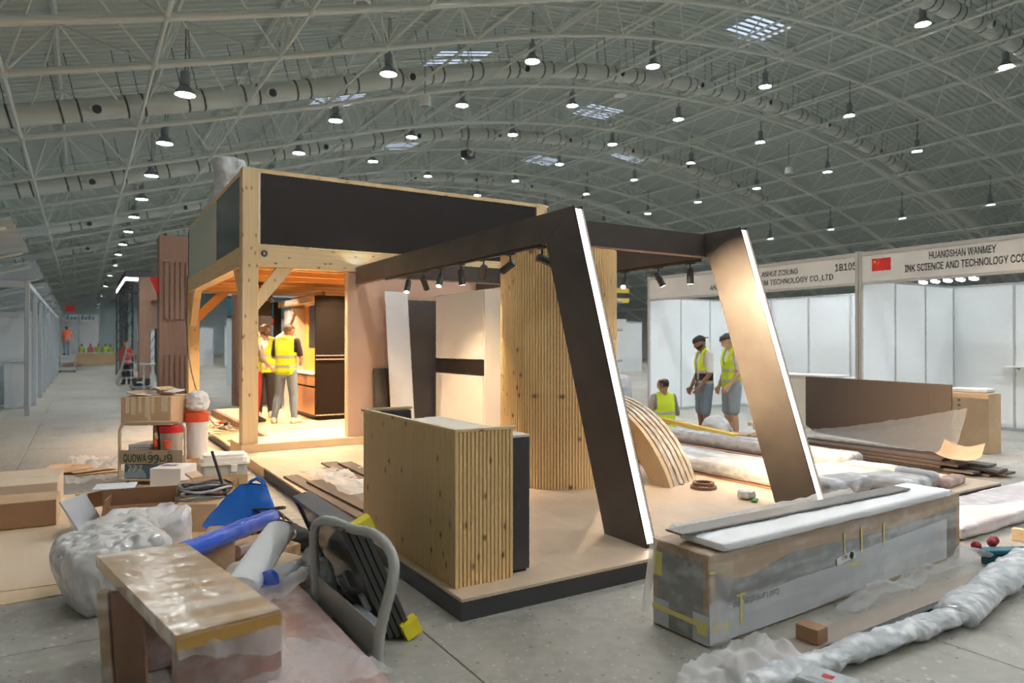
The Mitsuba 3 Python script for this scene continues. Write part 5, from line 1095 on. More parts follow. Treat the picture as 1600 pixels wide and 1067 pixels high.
# ================================================================ shell-scheme booths on the right
XB, ZT, ZB, ZW = 12.05, 3.33, 2.74, 2.86
YPOST = [12.97, 7.45, 1.90]; DEP = 3.25
def booth(lab, y0, y1, fasc):
    """y0 > y1: the far and the near post"""
    t = thing('exhibition_booth', lab, 'booth')
    for y in (y0, y1) if fasc else (y0, y1):
        E('post', box(XB - 0.03, XB + 0.03, y - 0.03, y + 0.03, 0, ZT + 0.02, 0.006), 'booth_profile', parent=t)
    f = E('fascia', box(XB - 0.012, XB + 0.012, y1 + 0.03, y0 - 0.03, ZB + 0.05, ZT - 0.07), 'booth_fascia', parent=t)
    for z0, z1 in ((ZB, ZB + 0.05), (ZT - 0.07, ZT)): E('fascia_rail', box(XB - 0.025, XB + 0.025, y1 + 0.03, y0 - 0.03, z0, z1, 0.006), 'booth_profile', parent=t)
    n = int(round((y0 - y1) / 1.085))
    for k in range(n):                                  # back wall
        a, b = y0 - (y0 - y1) * k / n, y0 - (y0 - y1) * (k + 1) / n
        E('wall_panel', box(XB + DEP, XB + DEP + 0.008, b + 0.02, a - 0.02, 0.06, ZW - 0.04), 'booth_white', parent=t)
        E('upright', box(XB + DEP - 0.02, XB + DEP + 0.02, a - 0.02, a + 0.02, 0, ZW, 0.004), 'alu', parent=t)
    for z0, z1 in ((0.0, 0.06), (ZW - 0.04, ZW)): E('wall_rail', box(XB + DEP - 0.015, XB + DEP + 0.015, y1 + 0.02, y0 - 0.02, z0, z1, 0.003), 'alu', parent=t)
    for k in range(3):                                  # side wall on the far side
        a, b = XB + 0.03 + (DEP - 0.05) * k / 3, XB + 0.03 + (DEP - 0.05) * (k + 1) / 3
        E('wall_panel', box(a + 0.02, b - 0.0, y0 - 0.004, y0 + 0.004, 0.06, ZW - 0.04), 'booth_white', parent=t)
        E('upright', box(b - 0.015, b + 0.02, y0 - 0.02, y0 + 0.02, 0, ZW, 0.004), 'alu', parent=t)
    for z0, z1 in ((0.0, 0.06), (ZW - 0.04, ZW)): E('wall_rail', box(XB + 0.03, XB + DEP - 0.02, y0 - 0.012, y0 + 0.012, z0, z1, 0.003), 'alu', parent=t)
    return t, f
t1, f1 = booth('white exhibition booth with a fascia numbered 1B105', YPOST[0], YPOST[1] + 0.035, True)
fo = lambda y, z: np.array([XB - 0.0125, y, z]); mY = np.array([0, -1.0, 0]); zz = np.array([0, 0, 1.0])
text('ANHUI ZCSUNG', 0.105, 0.002, fo(9.58, 3.06), mY, zz, True, parent=f1, width=0.86)
text('AND WINDOW  STSYTEM TECHNOLOGY CO.,LTD', 0.105, 0.002, fo(10.98, 2.885), mY, zz, True, parent=f1, width=3.02)
text('1B105', 0.13, 0.002, fo(7.93, 3.035), mY, zz, True, parent=f1, width=0.42)
t2, f2 = booth('white exhibition booth with a red flag on its fascia', YPOST[1] - 0.035, YPOST[2], True)
fl = E('flag', box(XB - 0.0145, XB - 0.0125, 6.86, 7.20, 2.97, 3.19), 'flag_red', parent=f2, label='red flag with yellow stars')
def star(y, z, r, a0=0):
    p = [((r if k % 2 == 0 else r * 0.4) * math.sin(a0 + k * math.pi / 5), (r if k % 2 == 0 else r * 0.4) * math.cos(a0 + k * math.pi / 5)) for k in range(10)]
    E('star', plane_prism(p, (XB - 0.0145, y, z), (0, -1, 0), (0, 0, 1), 0.001), 'gold_ink', parent=fl)
star(7.145, 3.135, 0.034)
for dy, dz in ((0.055, 0.035), (0.075, 0.012), (0.075, -0.018), (0.055, -0.04)): star(7.145 - dy, 3.13 + dz, 0.011, 0.4)
text('HUANGSHAN WANMEY', 0.115, 0.002, fo(6.22, 3.09), mY, zz, True, parent=f2, width=1.0)
text('INK SCIENCE AND TECHNOLOGY CCO.,LTD', 0.115, 0.002, fo(6.62, 2.905), mY, zz, True, parent=f2, width=2.05)
# shelves on the back wall of the second booth
for y0, y1, z, lab in ((6.42, 5.42, 1.225, 'white shelf on the booth back wall, the wide left one'), (5.38, 4.3, 1.225, 'white shelf on the booth back wall, right of the wide left one'), (5.38, 4.3, 1.575, 'upper white shelf on the booth back wall at the right edge')):
    t = thing('wall_shelf', lab, 'shelf')
    E('board', box(XB + DEP - 0.32, XB + DEP - 0.02, y1, y0, z, z + 0.02, 0.003), 'white_paint', parent=t)
    for y in (y0 - 0.2, y1 + 0.2): E('bracket', plane_prism([(0, 0), (0.24, 0), (0.24, -0.05)], (XB + DEP - 0.27, y, z), (1, 0, 0), (0, 0, 1), 0.02), 'lamp_grey', parent=t)
# row of five little floodlights under the fascia, fluorescent tubes behind the fascias
t = thing('light_bar', 'row of five bright lamps behind the booth fascia', 'light bar')
E('bar', box(XB + 0.30, XB + 0.34, 5.55, 6.60, 2.80, 2.84, 0.004), 'alu', parent=t)
for k in range(5):
    y = 6.48 - 0.2 * k
    hd = E('lamp_head', lathe([(0, 0.05), (0.06, 0.05), (0.08, 0.0), (0.0, 0.01)], 16, (XB + 0.32, y, 2.74)), 'alu', parent=t)
    m = rot(lathe([(0.0, 0.0), (0.072, 0.0)], 16), 25, (0, 1, 0)); 
    m = mv(m, XB + 0.31, y, 2.735)
    if m.face_normals[0][2] > 0: m.invert()
    area(m, 70.0, (0.92, 0.97, 1.0), 0.4, 'lens', hd, None, 'white_paint')
def tube_lamp(x, y0, y1, lab, L=16):
    t = thing('tube_lamp', lab, 'lamp')
    E('batten', box(x, x + 0.05, y0, y1, ZB + 0.145, ZB + 0.185, 0.003), 'white_paint', parent=t)
    m = tube([(x + 0.025, y0 + 0.02, ZB + 0.12), (x + 0.025, y1 - 0.02, ZB + 0.12)], 0.018, 8)
    area(m, L, (0.80, 0.93, 1.0), 2.0, 'tube', t, None, 'white_paint')
tube_lamp(XB + 0.08, 8.2, 9.6, 'fluorescent tube behind the first booth fascia, near end', 120)
tube_lamp(XB + 0.08, 10.4, 11.8, 'fluorescent tube behind the first booth fascia, far end', 120)
tube_lamp(XB + 0.08, 2.6, 4.6, 'fluorescent tube behind the second booth fascia', 120)
# furniture in the first booth
t = thing('white_counter', 'cream white counter standing in the booth behind the leaning leg', 'counter')
E('body', box(12.3, 12.75, 8.15, 9.55, 0.0, 1.03, 0.006), 'cream_panel', parent=t); E('top', box(12.27, 12.78, 8.1, 9.6, 1.03, 1.065, 0.004), 'white_paint', parent=t)
t = thing('white_counter', 'narrow pale blue white counter right of the cream one in the booth', 'counter')
E('body', box(12.45, 12.8, 7.62, 8.0, 0.0, 1.0, 0.006), 'booth_white', parent=t); E('top', box(12.43, 12.82, 7.6, 8.02, 1.0, 1.03, 0.004), 'white_paint', parent=t)
for y, lab in ((9.2, 'small shelf on the booth back wall left of the joint'), (7.85, 'small shelf on the booth back wall next to the post')):
    t = thing('wall_shelf', lab, 'shelf'); E('board', box(XB + DEP - 0.3, XB + DEP - 0.02, y - 0.25, y + 0.25, 1.28, 1.30, 0.003), 'white_paint', parent=t); E('bracket', box(XB + DEP - 0.1, XB + DEP - 0.02, y - 0.01, y + 0.01, 1.2, 1.28), 'lamp_grey', parent=t)
E('paper_notice', box(12.35, 12.6, YPOST[0] - 0.007, YPOST[0] - 0.005, 1.55, 1.9), 'paper_white', 'small white paper notice on the side wall of the booth', 'notice')
E('hvac_box', box(XB + 1.6, XB + 2.2, 8.4, 9.3, 2.95, 3.15, 0.02), 'white_paint', 'white box on brackets above the booth back wall', 'box') if 0 else None
# ================================================================ people
def sph(c, r, n=14): return m3.Manifold.sphere(float(r), n).translate([float(x) for x in c])
def bone(a, b, ra, rb, n=14): return m3.Manifold.batch_hull([sph(a, ra, n), sph(b, rb, n)])
def hull(*cr): return m3.Manifold.batch_hull([sph(c, r) for c, r in cr])
def solid(parts, ref=0.022, it=8):
    m = m3.Manifold.batch_boolean(parts, m3.OpType.Add)
    if ref: m = m.refine_to_length(ref)
    g = m.to_mesh(); t = trimesh.Trimesh(g.vert_properties[:, :3], g.tri_verts, process=False)
    if it: trimesh.smoothing.filter_taubin(t, 0.5, 0.53, it)
    return t
V = lambda *a: np.array(a, float)

def person(lab, at, face, H=1.76, J=None, lean=0.0, skin='skin_tan', hair='hair_black', hair_style='short', shirt=None, vest='vest_yellow', trousers='denim', shorts=False,
           shoes='shoe_white', head_turn=0, head_tilt=0, sleeves=0.5, beard=False, cap=None, helmet=None, open_vest=False, low=False, vest_low=None, legs=True, group=None, simple_hand=False):
    """local frame: x to the figure's right, y ahead, z up; J overrides joints"""
    s = H / 1.76
    P = dict(hipL=V(-.095, 0, .92), hipR=V(.095, 0, .92), kneL=V(-.10, .02, .50), kneR=V(.10, .02, .50), ankL=V(-.105, -.02, .085), ankR=V(.105, -.02, .085),
             shL=V(-.185, 0, 1.445), shR=V(.185, 0, 1.445), elL=V(-.235, -.02, 1.155), elR=V(.235, -.02, 1.155), wrL=V(-.245, .05, .90), wrR=V(.245, .05, .90), neck=V(0, .0, 1.50), head=V(0, .025, 1.655))
    if lean:
        a = math.radians(lean); c = V(0, 0, .95)
        for k in ('shL', 'shR', 'elL', 'elR', 'wrL', 'wrR', 'neck', 'head'):
            d = P[k] - c; P[k] = c + V(d[0], d[1] * math.cos(a) + d[2] * math.sin(a), d[2] * math.cos(a) - d[1] * math.sin(a))
    for k, v in (J or {}).items(): P[k] = V(*v)
    hipc = (P['hipL'] + P['hipR']) / 2; shc = (P['shL'] + P['shR']) / 2; up = shc - hipc; up /= np.linalg.norm(up); rt = P['shR'] - P['shL']; rt /= np.linalg.norm(rt); fw = np.cross(up, rt)
    waist = hipc + (shc - hipc) * 0.38; chest = hipc + (shc - hipc) * 0.74
    ref = 0.03 if low else 0.02
    def torso(g): 
        return [hull((hipc - rt * .075 - up * .02, .095 + g), (hipc + rt * .075 - up * .02, .095 + g), (waist - rt * .065, .093 + g), (waist + rt * .065, .093 + g)),
                hull((waist - rt * .065, .093 + g), (waist + rt * .065, .093 + g), (chest - rt * .085 + fw * .012, .098 + g), (chest + rt * .085 + fw * .012, .098 + g)),
                hull((chest - rt * .085 + fw * .012, .098 + g), (chest + rt * .085 + fw * .012, .098 + g), (P['shL'] + rt * .035 - up * .01, .058 + g), (P['shR'] - rt * .035 - up * .01, .058 + g)),
                hull((P['shL'] + rt * .045, .05 + g), (P['shR'] - rt * .045, .05 + g), (P['neck'] - up * .015, .055 + g))]
    def arm(sd, g, f0=0.0, f1=2.0):
        a, b, c = P['sh' + sd], P['el' + sd], P['wr' + sd]; out = []
        if f0 < 1: e = a + (b - a) * min(f1, 1); out.append(bone(a, e, .052 + g, .052 - .012 * min(f1, 1) + g))
        if f1 > 1: e = b + (c - b) * min(f1 - 1, 1); out.append(bone(b, e, .040 + g, .040 - .013 * min(f1 - 1, 1) + g))
        return out
    def leg(sd, g, f1=2.0):
        a, b, c = P['hip' + sd], P['kne' + sd], P['ank' + sd]; out = []
        e = a + (b - a) * min(f1, 1); out.append(bone(a, e, .088 + g, .088 - .028 * min(f1, 1) + g))
        if f1 > 1:
            e = b + (c - b) * min(f1 - 1, 1); mid = b + (c - b) * 0.3
            out.append(hull((b, .056 + g), (mid - fw * .012, .054 + g), (e, (.054 - .018 * min(f1 - 1, 1)) + g)))
        return out
    def toe(sd):
        a, k = P['ank' + sd], P['kne' + sd]; f = V(fw[0], fw[1], 0); f /= np.linalg.norm(f) + 1e-9; o = (-1 if sd == 'L' else 1) * .25
        f = V(f[0] * math.cos(o) + f[1] * math.sin(o), -f[0] * math.sin(o) + f[1] * math.cos(o), 0); return a, f
    def foot(sd, g):
        a, f = toe(sd); z = a[2] - .085; b = V(a[0], a[1], z)
        return [hull((b + f * -.045 + V(0, 0, .034), .034 + g), (b + f * .10 + V(0, 0, .032), .034 + g), (b + f * .165 + V(0, 0, .026), .028 + g), (a + V(0, 0, .02), .038 + g))]
    # head: shaped from a few spheres, with nose, ears, brow and jaw
    hc = P['head']; ht, hl = math.radians(head_turn), math.radians(head_tilt)
    def HD(x, y, z):
        y, z = y * math.cos(hl) + z * math.sin(hl), z * math.cos(hl) - y * math.sin(hl)
        return hc + V(x * math.cos(ht) + y * math.sin(ht), -x * math.sin(ht) + y * math.cos(ht), z)
    headp = [hull((HD(0, -.022, .025), .080), (HD(0, .025, .030), .074), (HD(0, .045, -.02), .058), (HD(0, .052, -.062), .040), (HD(0, -.02, -.03), .066)),
             hull((HD(0, .094, .012), .010), (HD(0, .112, -.020), .013), (HD(0, .09, -.022), .016)), bone(HD(-.03, .086, .022), HD(.03, .086, .022), .013, .013),
             bone(HD(-.078, -.012, .012), HD(-.080, -.016, -.022), .014, .011), bone(HD(.078, -.012, .012), HD(.080, -.016, -.022), .014, .011), bone(HD(-.014, .090, -.052), HD(.014, .090, -.052), .009, .009),
             bone(P['neck'] - up * .05, HD(0, -.012, -.05), .060, .054)]
    def hand(sd):
        w, e = P['wr' + sd], P['el' + sd]; d = w - e; d /= np.linalg.norm(d); sx = -1 if sd == 'L' else 1
        side = np.cross(d, V(sx, 0, 0)); side = side / (np.linalg.norm(side) + 1e-9) if np.linalg.norm(side) > .15 else fw
        if side @ fw < 0: side = -side
        palm_n = np.cross(d, side) * 1.0
        inward = V(-sx, 0, 0); palm_n = palm_n if palm_n @ inward > 0 else -palm_n
        pe = w + d * .085; parts = [hull((w, .024), (w + d * .03 + side * .018, .019), (pe + side * .028, .013), (pe - side * .028, .013), (w + d * .03 - side * .018, .017))]
        if low: return parts + [hull((pe + side * .025, .012), (pe - side * .025, .012), (pe + d * .06 + palm_n * .03 + side * .02, .010), (pe + d * .055 + palm_n * .03 - side * .02, .010))]
        for k, (o, L) in enumerate(((.029, .068), (.010, .076), (-.010, .072), (-.029, .056))):
            b0 = pe + side * o; b1 = b0 + (d * .9 + palm_n * .35) * L * .5; b2 = b1 + (d * .55 + palm_n * .8) * L * .5
            parts += [bone(b0 - d * .01, b1, .0095, .0088, 10), bone(b1, b2, .0088, .0075, 10)]
        b0 = w + d * .025 + side * .028; b1 = b0 + d * .035 + side * .028 + palm_n * .012; b2 = b1 + d * .032 + side * .006 + palm_n * .014
        return parts + [bone(b0, b1, .013, .011, 10), bone(b1, b2, .011, .009, 10)]
    body = torso(-.006) + arm('L', 0) + arm('R', 0) + headp + hand('L') + hand('R')
    if legs: body += leg('L', 0) + leg('R', 0) + foot('L', 0) + foot('R', 0)
    key = thing('person', lab, 'person', group)
    wf = trimesh.transformations.rotation_matrix(math.radians(face), (0, 0, 1)); wf[:3, :3] *= s; wf[:3, 3] = at
    def put(name, m, mat, parent=key, smooth=True):
        m = m.copy(); m.apply_transform(wf)
        if name is None: scene[key] = mikit.ply(m, mat, smooth); return key
        return E(name, m, mat, parent=parent, smooth=smooth)
    def solidw(parts, it=6): return solid(parts, ref, it)
    put(None, solid(body, 0.014 if not low else 0.03, 4), skin)
    if shirt: put('shirt', solidw(torso(.006) + arm('L', .012, 0, sleeves * 2) + arm('R', .012, 0, sleeves * 2)), shirt)
    if legs:
        tr = [hull((hipc - rt * .075 - up * .02, .112), (hipc + rt * .075 - up * .02, .112), (hipc - rt * .07 + up * .09, .105), (hipc + rt * .07 + up * .09, .105))]
        f = 0.94 if shorts else 1.93
        put('shorts' if shorts else 'trousers', solidw(tr + leg('L', .024 if shorts else .018, f) + leg('R', .024 if shorts else .018, f)), trousers)
        for sd in 'LR': put('shoe', solidw(foot(sd, .010), 4), shoes)
    if vest:
        vt = solidw(torso(.026), 6); v = np.array(vt.vertices); f = np.array(vt.faces)
        loc = (v - hipc) @ np.stack([rt, fw, up], 1); Ls = np.linalg.norm(shc - hipc)
        fc = loc[f].mean(1)
        keep = (fc[:, 2] > -.07) & ~((fc[:, 2] > Ls - .0) & (np.abs(fc[:, 0]) < .055) & (fc[:, 1] > -.02)) & ~((np.abs(fc[:, 0]) > .175) & (fc[:, 2] > Ls - .20))
        vneck = (fc[:, 1] > .03) & (np.abs(fc[:, 0]) < np.clip((fc[:, 2] - (Ls - .24)) * .45, 0, .08)) & (fc[:, 2] > Ls - .24)
        keep &= ~vneck
        if open_vest: keep &= ~((fc[:, 1] > .05) & (np.abs(fc[:, 0] + .01) < .05))
        h = fc[:, 2] / Ls
        band = ((h > .10) & (h < .19)) | ((h > .42) & (h < .51))
        low_ = (h < .42) & ~band if vest_low else np.zeros(len(h), bool)
        for nm, sel, mt in (('vest', keep & ~band & ~low_, vest), ('vest_lower', keep & low_, vest_low), ('reflective_band', keep & band, 'reflective')):
            if sel.sum(): 
                mm = trimesh.Trimesh(v, f[sel], process=False); mm.remove_unreferenced_vertices(); put(nm, mm, mt)
    # hair, beard, cap, helmet, eyes
    def shell(test, parts, mat, nm):
        m = solid(parts, 0.012, 2); v = np.array(m.vertices); L = v - hc
        x = L[:, 0] * math.cos(ht) - L[:, 1] * math.sin(ht); y = L[:, 0] * math.sin(ht) + L[:, 1] * math.cos(ht); z = L[:, 2]
        y, z = y * math.cos(hl) - z * math.sin(hl), z * math.cos(hl) + y * math.sin(hl)
        k = test(x, y, z); f = np.array(m.faces); f = f[k[f].all(1)]
        if len(f): mm = trimesh.Trimesh(v, f, process=False); mm.remove_unreferenced_vertices(); return put(nm, mm, mat)
    skull = lambda g: [hull((HD(0, -.022, .025), .080 + g), (HD(0, .025, .030), .074 + g), (HD(0, -.02, -.03), .066 + g), (HD(0, .045, -.02), .058 + g), (HD(0, .052, -.062), .040 + g))]
    if hair_style == 'short': shell(lambda x, y, z: (z > .055 - .9 * np.clip(-y + .02, 0, .1)) & (z > -.055), skull(.009), hair, 'hair')
    if hair_style == 'fringe': shell(lambda x, y, z: (z > .045 - .9 * np.clip(-y + .02, 0, .1)) & (z > -.06), skull(.016), hair, 'hair')
    if hair_style == 'balding': shell(lambda x, y, z: (z > -.05) & (z < .082) & (y < .03) & (np.hypot(x, y + .01) > .052), skull(.008), hair, 'hair')
    if beard: shell(lambda x, y, z: (z < -.028) & (y > -.01) & ~((np.abs(x) < .02) & (z > -.060) & (z < -.044)), skull(.007), hair, 'beard')
    if cap:
        shell(lambda x, y, z: z > .034 - .25 * np.clip(-y, 0, .1), skull(.014), cap, 'cap')
        put('cap_peak', solid([hull((HD(-.04, -.10, .032), .006), (HD(.04, -.10, .032), .006), (HD(-.035, -.165, .012), .005), (HD(.035, -.165, .012), .005))], 0.02, 1), cap)
    if helmet:
        put('helmet', solid([hull((HD(0, -.02, .055), .098), (HD(0, .02, .058), .092)), hull((HD(0, -.02, .02), .012), (HD(-.10, 0, .02), .010), (HD(.10, 0, .02), .010), (HD(0, -.12, .02), .010), (HD(0, .155, .015), .008))], 0.02, 2), helmet)
    if not low:
        for sx in (-1, 1): put('eye', solid([sph(HD(sx * .031, .083, .004), .0105)], 0, 0), 'ink')
    return key

CAM_L = math.degrees(YAW)          # turning by -CAM_L lets a figure look away from the camera
# --- pavilion: man seen from behind, two colleagues behind him
person('man seen from behind in yellow vest and light grey jeans standing in the pavilion', (3.12, 12.75, PLAT), -38, 1.79,
       dict(kneL=(-.13, .02, .5), ankL=(-.20, -.03, .085), kneR=(.13, .03, .5), ankR=(.16, .0, .085), elR=(.25, .06, 1.17), wrR=(.17, .27, 1.08), elL=(-.25, .06, 1.17), wrL=(-.15, .27, 1.1), head=(.03, .06, 1.63)), lean=3,
       skin='skin_tan', hair='hair_brown', shirt='cloth_black', trousers='denim_grey', head_turn=25, head_tilt=18, sleeves=.42)
person('man in dark trousers behind the jeans wearer, one arm raised to the shelf', (3.02, 13.95, PLAT), 160, 1.80,
       dict(elL=(-.42, .10, 1.62), wrL=(-.52, .12, 1.86), elR=(.25, .08, 1.17), wrR=(.12, .26, 1.12)), skin='skin_light', hair='hair_brown', shirt='cloth_white', trousers='cloth_black', beard=True, head_turn=-30, shoes='shoe_white')
person('man in yellow vest and red trousers half hidden by the front pavilion post', (2.67, 13.28, PLAT), -70, 1.70,
       dict(elR=(.26, .05, 1.17), wrR=(.20, .25, 1.02), elL=(-.24, .03, 1.16), wrL=(-.18, .26, 1.05)), skin='skin_light', hair='hair_black', shirt='cloth_grey', trousers='cloth_red', head_turn=20, shoes='cloth_black')
# --- right: two standing men and one sitting
person('man with backwards black cap and black beard standing in shorts and yellow black vest', (8.98, 8.32, 0.0), 66, 1.82,
       dict(elR=(.25, .0, 1.15), wrR=(.20, .14, .90), elL=(-.25, .0, 1.15), wrL=(-.20, .16, .92), head=(0, .075, 1.635)), skin='skin_dark', hair='hair_black', shirt='cloth_white', trousers='denim', shorts=True, head_tilt=28, beard=True, cap='cloth_black', open_vest=True, vest_low='cloth_black', sleeves=.45, hair_style='short')
person('dark haired man in yellow vest and pale denim shorts standing half behind the leaning leg', (9.28, 7.99, 0.0), 70, 1.86,
       dict(elR=(.25, -.02, 1.15), wrR=(.22, .10, .90), elL=(-.25, .0, 1.15), wrL=(-.20, .16, .92), head=(0, .08, 1.63)), skin='skin_light', hair='hair_black', hair_style='fringe', shirt='cloth_white', trousers='denim_pale', shorts=True, head_tilt=28, sleeves=.42)
person('balding man in yellow vest sitting low with his back to the camera', (8.76, 9.0, -0.76), -12, 1.82,
       dict(kneL=(-.16, .42, 1.05), kneR=(.16, .42, 1.05), ankL=(-.14, .50, .84), ankR=(.14, .50, .84), elL=(-.27, .08, 1.16), wrL=(-.20, .32, 1.10), elR=(.27, .08, 1.16), wrR=(.18, .32, 1.10), head=(-.03, .04, 1.655)), lean=10,
       skin='skin_tan', hair='hair_black', hair_style='balding', shirt='cloth_grey', trousers='denim_grey', head_turn=-35, head_tilt=14, sleeves=.5)
E('low_stool', box(8.66, 9.0, 8.78, 9.14, 0.0, 0.085, 0.01), 'cardboard', 'low carton the balding man sits on', 'box')
# --- far aisle
person('man in red vest and yellow helmet standing by the step ladder in the aisle', (1.62, 33.5, 0.0), 160, 1.74, dict(elL=(-.3, .12, 1.2), wrL=(-.22, .36, 1.3)), skin='skin_dark', vest='vest_red', shirt='vest_red', trousers='cloth_black', helmet='helmet', low=True, shoes='cloth_black')
person('man in orange top standing on the lift by the left booths', (-0.75, 50.5, 1.05), 20, 1.74, dict(elR=(.3, .2, 1.2), wrR=(.3, .4, 1.3)), skin='skin_dark', vest='vest_orange', shirt='vest_orange', trousers='denim', low=True, shoes='cloth_black')
for k, (x, y, f, v, lab) in enumerate(((0.05, 74.0, 30, 'vest_yellow', 'far person in yellow vest at the left end of the group behind the far counter'), (0.72, 73.5, 200, 'vest_orange', 'far person in orange vest in the group behind the far counter'),
        (1.35, 74.5, 170, 'vest_yellow', 'far person in yellow vest in the middle of the group behind the far counter'), (2.25, 71.5, 150, 'vest_yellow', 'far person in yellow vest standing right of the far counter'), (3.1, 73.0, 60, 'vest_yellow', 'far person in yellow vest at the right end of the far group'), (1.95, 76.0, 10, 'vest_yellow', 'far person in yellow vest standing behind the others by the far counter'))):
    person(lab, (x, y, 0.0), f, 1.72 + 0.02 * (k % 3), None, skin='skin_dark', vest=v, shirt='cloth_grey', trousers='cloth_black', low=True, shoes='cloth_black')
# ================================================================ left booth row and the far part of the hall
LX = -1.08
def left_booth(k):
    y0 = 19.9 + 3.14 * k; y1 = y0 + 3.14; ZT_, ZP = 3.15, 2.52
    t = thing('exhibition_booth', f'empty grey shell scheme booth in the left row, {ORD[k]} from the front', 'booth', 'left booth row')
    E('post', box(LX - 0.05, LX + 0.05, y0 - 0.05, y0 + 0.05, 0, ZT_, 0.01), 'booth_grey', parent=t)
    if k == 7: E('post', box(LX - 0.05, LX + 0.05, y1 - 0.05, y1 + 0.05, 0, ZT_, 0.01), 'booth_grey', parent=t)
    E('top_rail', box(LX - 0.035, LX + 0.035, y0 + 0.05, y1 - 0.052, ZT_ - 0.12, ZT_, 0.006), 'booth_grey', parent=t)
    if k == 0: E('top_rail', box(LX - 2.0, LX - 0.05, y0 - 0.035, y0 + 0.035, ZT_ - 0.16, ZT_, 0.006), 'booth_grey', parent=t)
    if k == 0: E('side_rail', box(LX - 4.3, LX - 0.05, y1 - 0.12, y1 - 0.06, 2.40, 2.54, 0.006), 'booth_grey', parent=t)
    ys = y1 - 0.09
    for i in range(4):
        a = LX - 0.06 - 1.05 * i; b = a - 1.05
        E('wall_panel', box(b + 0.03, a, ys - 0.006, ys + 0.006, 0.05, ZP), 'booth_blue', parent=t)
        E('upright', box(b - 0.02, b + 0.03, ys - 0.025, ys + 0.025, 0, ZP + 0.03, 0.004), 'booth_grey', parent=t)
    if k < 3: E('wall_panel', box(LX - 4.3, LX - 4.29, y0, y1 - 0.07, 0.05, ZP), 'booth_blue', parent=t)
for k in range(8): left_booth(k)
t = thing('display_plinth', 'pale grey cabinet plinth standing in the first left booth', 'plinth'); E('body', box(LX - 0.62, LX - 0.12, 22.2, 22.7, 0.0, 1.2, 0.01), 'booth_blue', parent=t); E('top', box(LX - 0.65, LX - 0.09, 22.17, 22.73, 1.2, 1.23, 0.004), 'booth_grey', parent=t)
# corrugated canopy sheets sloping up towards the aisle
for k in range(8):
    y0 = 15.6 + 7.65 * k; n = 44
    def can(u, v, y0=y0): 
        return np.stack([-1.1 - 5.5 * v, y0 + 5.1 * u, 4.25 - 1.55 * v + 0.04 * np.sin(u * 2 * np.pi * 11) - 0.28 + 0.0 * u], -1)
    t = thing('canopy_sheet', f'pale corrugated canopy sheet over the left booths, {ORD[k]} from the front', 'canopy', 'canopy sheets')
    E('sheet', grid(can, 74, 6, 0.02), 'booth_blue', parent=t, smooth=True)
    for yy in (y0 + 0.4, y0 + 4.6): E('bearer', tube([(-1.2, yy, 3.84), (-6.4, yy, 2.31)], 0.04, 8), 'pipe_paint', parent=t)
    c = thing('canopy_column', f'round steel column under the outer edge of the {ORD[k]} corrugated canopy sheet', 'column', 'canopy columns'); E('shaft', cyl((-6.3, y0 + 2.5, 0), (-6.3, y0 + 2.5, 2.26), 0.07, 10), 'pipe_paint', parent=c); E('foot', box(-6.42, -6.18, y0 + 2.38, y0 + 2.62, 0, 0.02), 'pipe_paint', parent=c)
    E('tie', tube([(-6.3, y0 + 0.2, 2.31), (-6.3, y0 + 4.8, 2.31)], 0.04, 8), 'pipe_paint', parent=t)
# timber-look towers behind the pavilion
def tower(lab, x0, x1, y0, y1, h, slats, opening=None):
    t = thing('clad_tower', lab, 'tower')
    if opening:
        ox0, oz1 = opening; E('body', [box(x0, ox0, y0, y1, 0, h), box(ox0, x1, y0 + 0.25, y1, oz1, h - 0.9), box(ox0, x1, y0, y1, h - 0.9, h)], 'oak_brown', parent=t)
    else: E('body', box(x0, x1, y0, y1, 0, h), 'oak_brown', parent=t)
    for (z0, z1) in slats:
        n = 6; w = (x1 - x0 - 0.16) / n
        for i in range(n): E('slat', box(x0 + 0.12 + i * w + 0.02, x0 + 0.12 + (i + 1) * w - 0.02, y0 - 0.06, y0, z0, z1, 0.005), 'oak_brown', parent=t)
    return t
tower('tall brown wood clad tower with slatted fields standing behind the pavilion', 2.05, 3.1, 24.0, 24.8, 5.05, ((2.45, 4.25), (0.1, 1.35)))
tower('brown wood clad portal further back beside the black truss stand', 1.95, 4.2, 31.2, 31.8, 4.35, (), (2.33, 2.3))
E('red_pennant', plane_prism([(0, 0), (0.30, 0.0), (0.30, -0.7)], (2.05 - 0.28, 24.1, 3.75), (1, 0, 0), (0, 0, 1), 0.02), 'flag_red', 'small red pennant at the edge of the brown tower', 'flag')
t = thing('oak_pillar', 'brown panelled pillar seen through the open pavilion', 'pillar'); E('body', box(3.55, 4.5, 20.0, 20.5, 0, 3.6), 'oak_brown', parent=t)
for k in range(3): E('groove_board', box(3.58 + 0.31 * k, 3.86 + 0.31 * k, 19.97, 20.0, 0.05, 3.55, 0.004), 'oak_brown', parent=t)
t = thing('white_machine', 'narrow white cabinet with a round black port standing by the brown portal', 'cabinet'); E('body', box(2.25, 2.62, 26.5, 27.1, 0, 2.1, 0.02), 'tower_white', parent=t); E('port', cyl((2.47, 26.48, 1.95), (2.47, 26.5, 1.95), 0.09, 20), 'dark_metal', parent=t)
t = thing('white_table', 'small white table in front of the brown portal', 'table'); E('top', box(1.75, 2.25, 27.6, 28.2, 0.95, 1.0, 0.01), 'white_paint', parent=t)
for x in (1.85, 2.13): E('leg', box(x, x + 0.06, 27.7, 27.76, 0, 0.95), 'white_paint', parent=t)
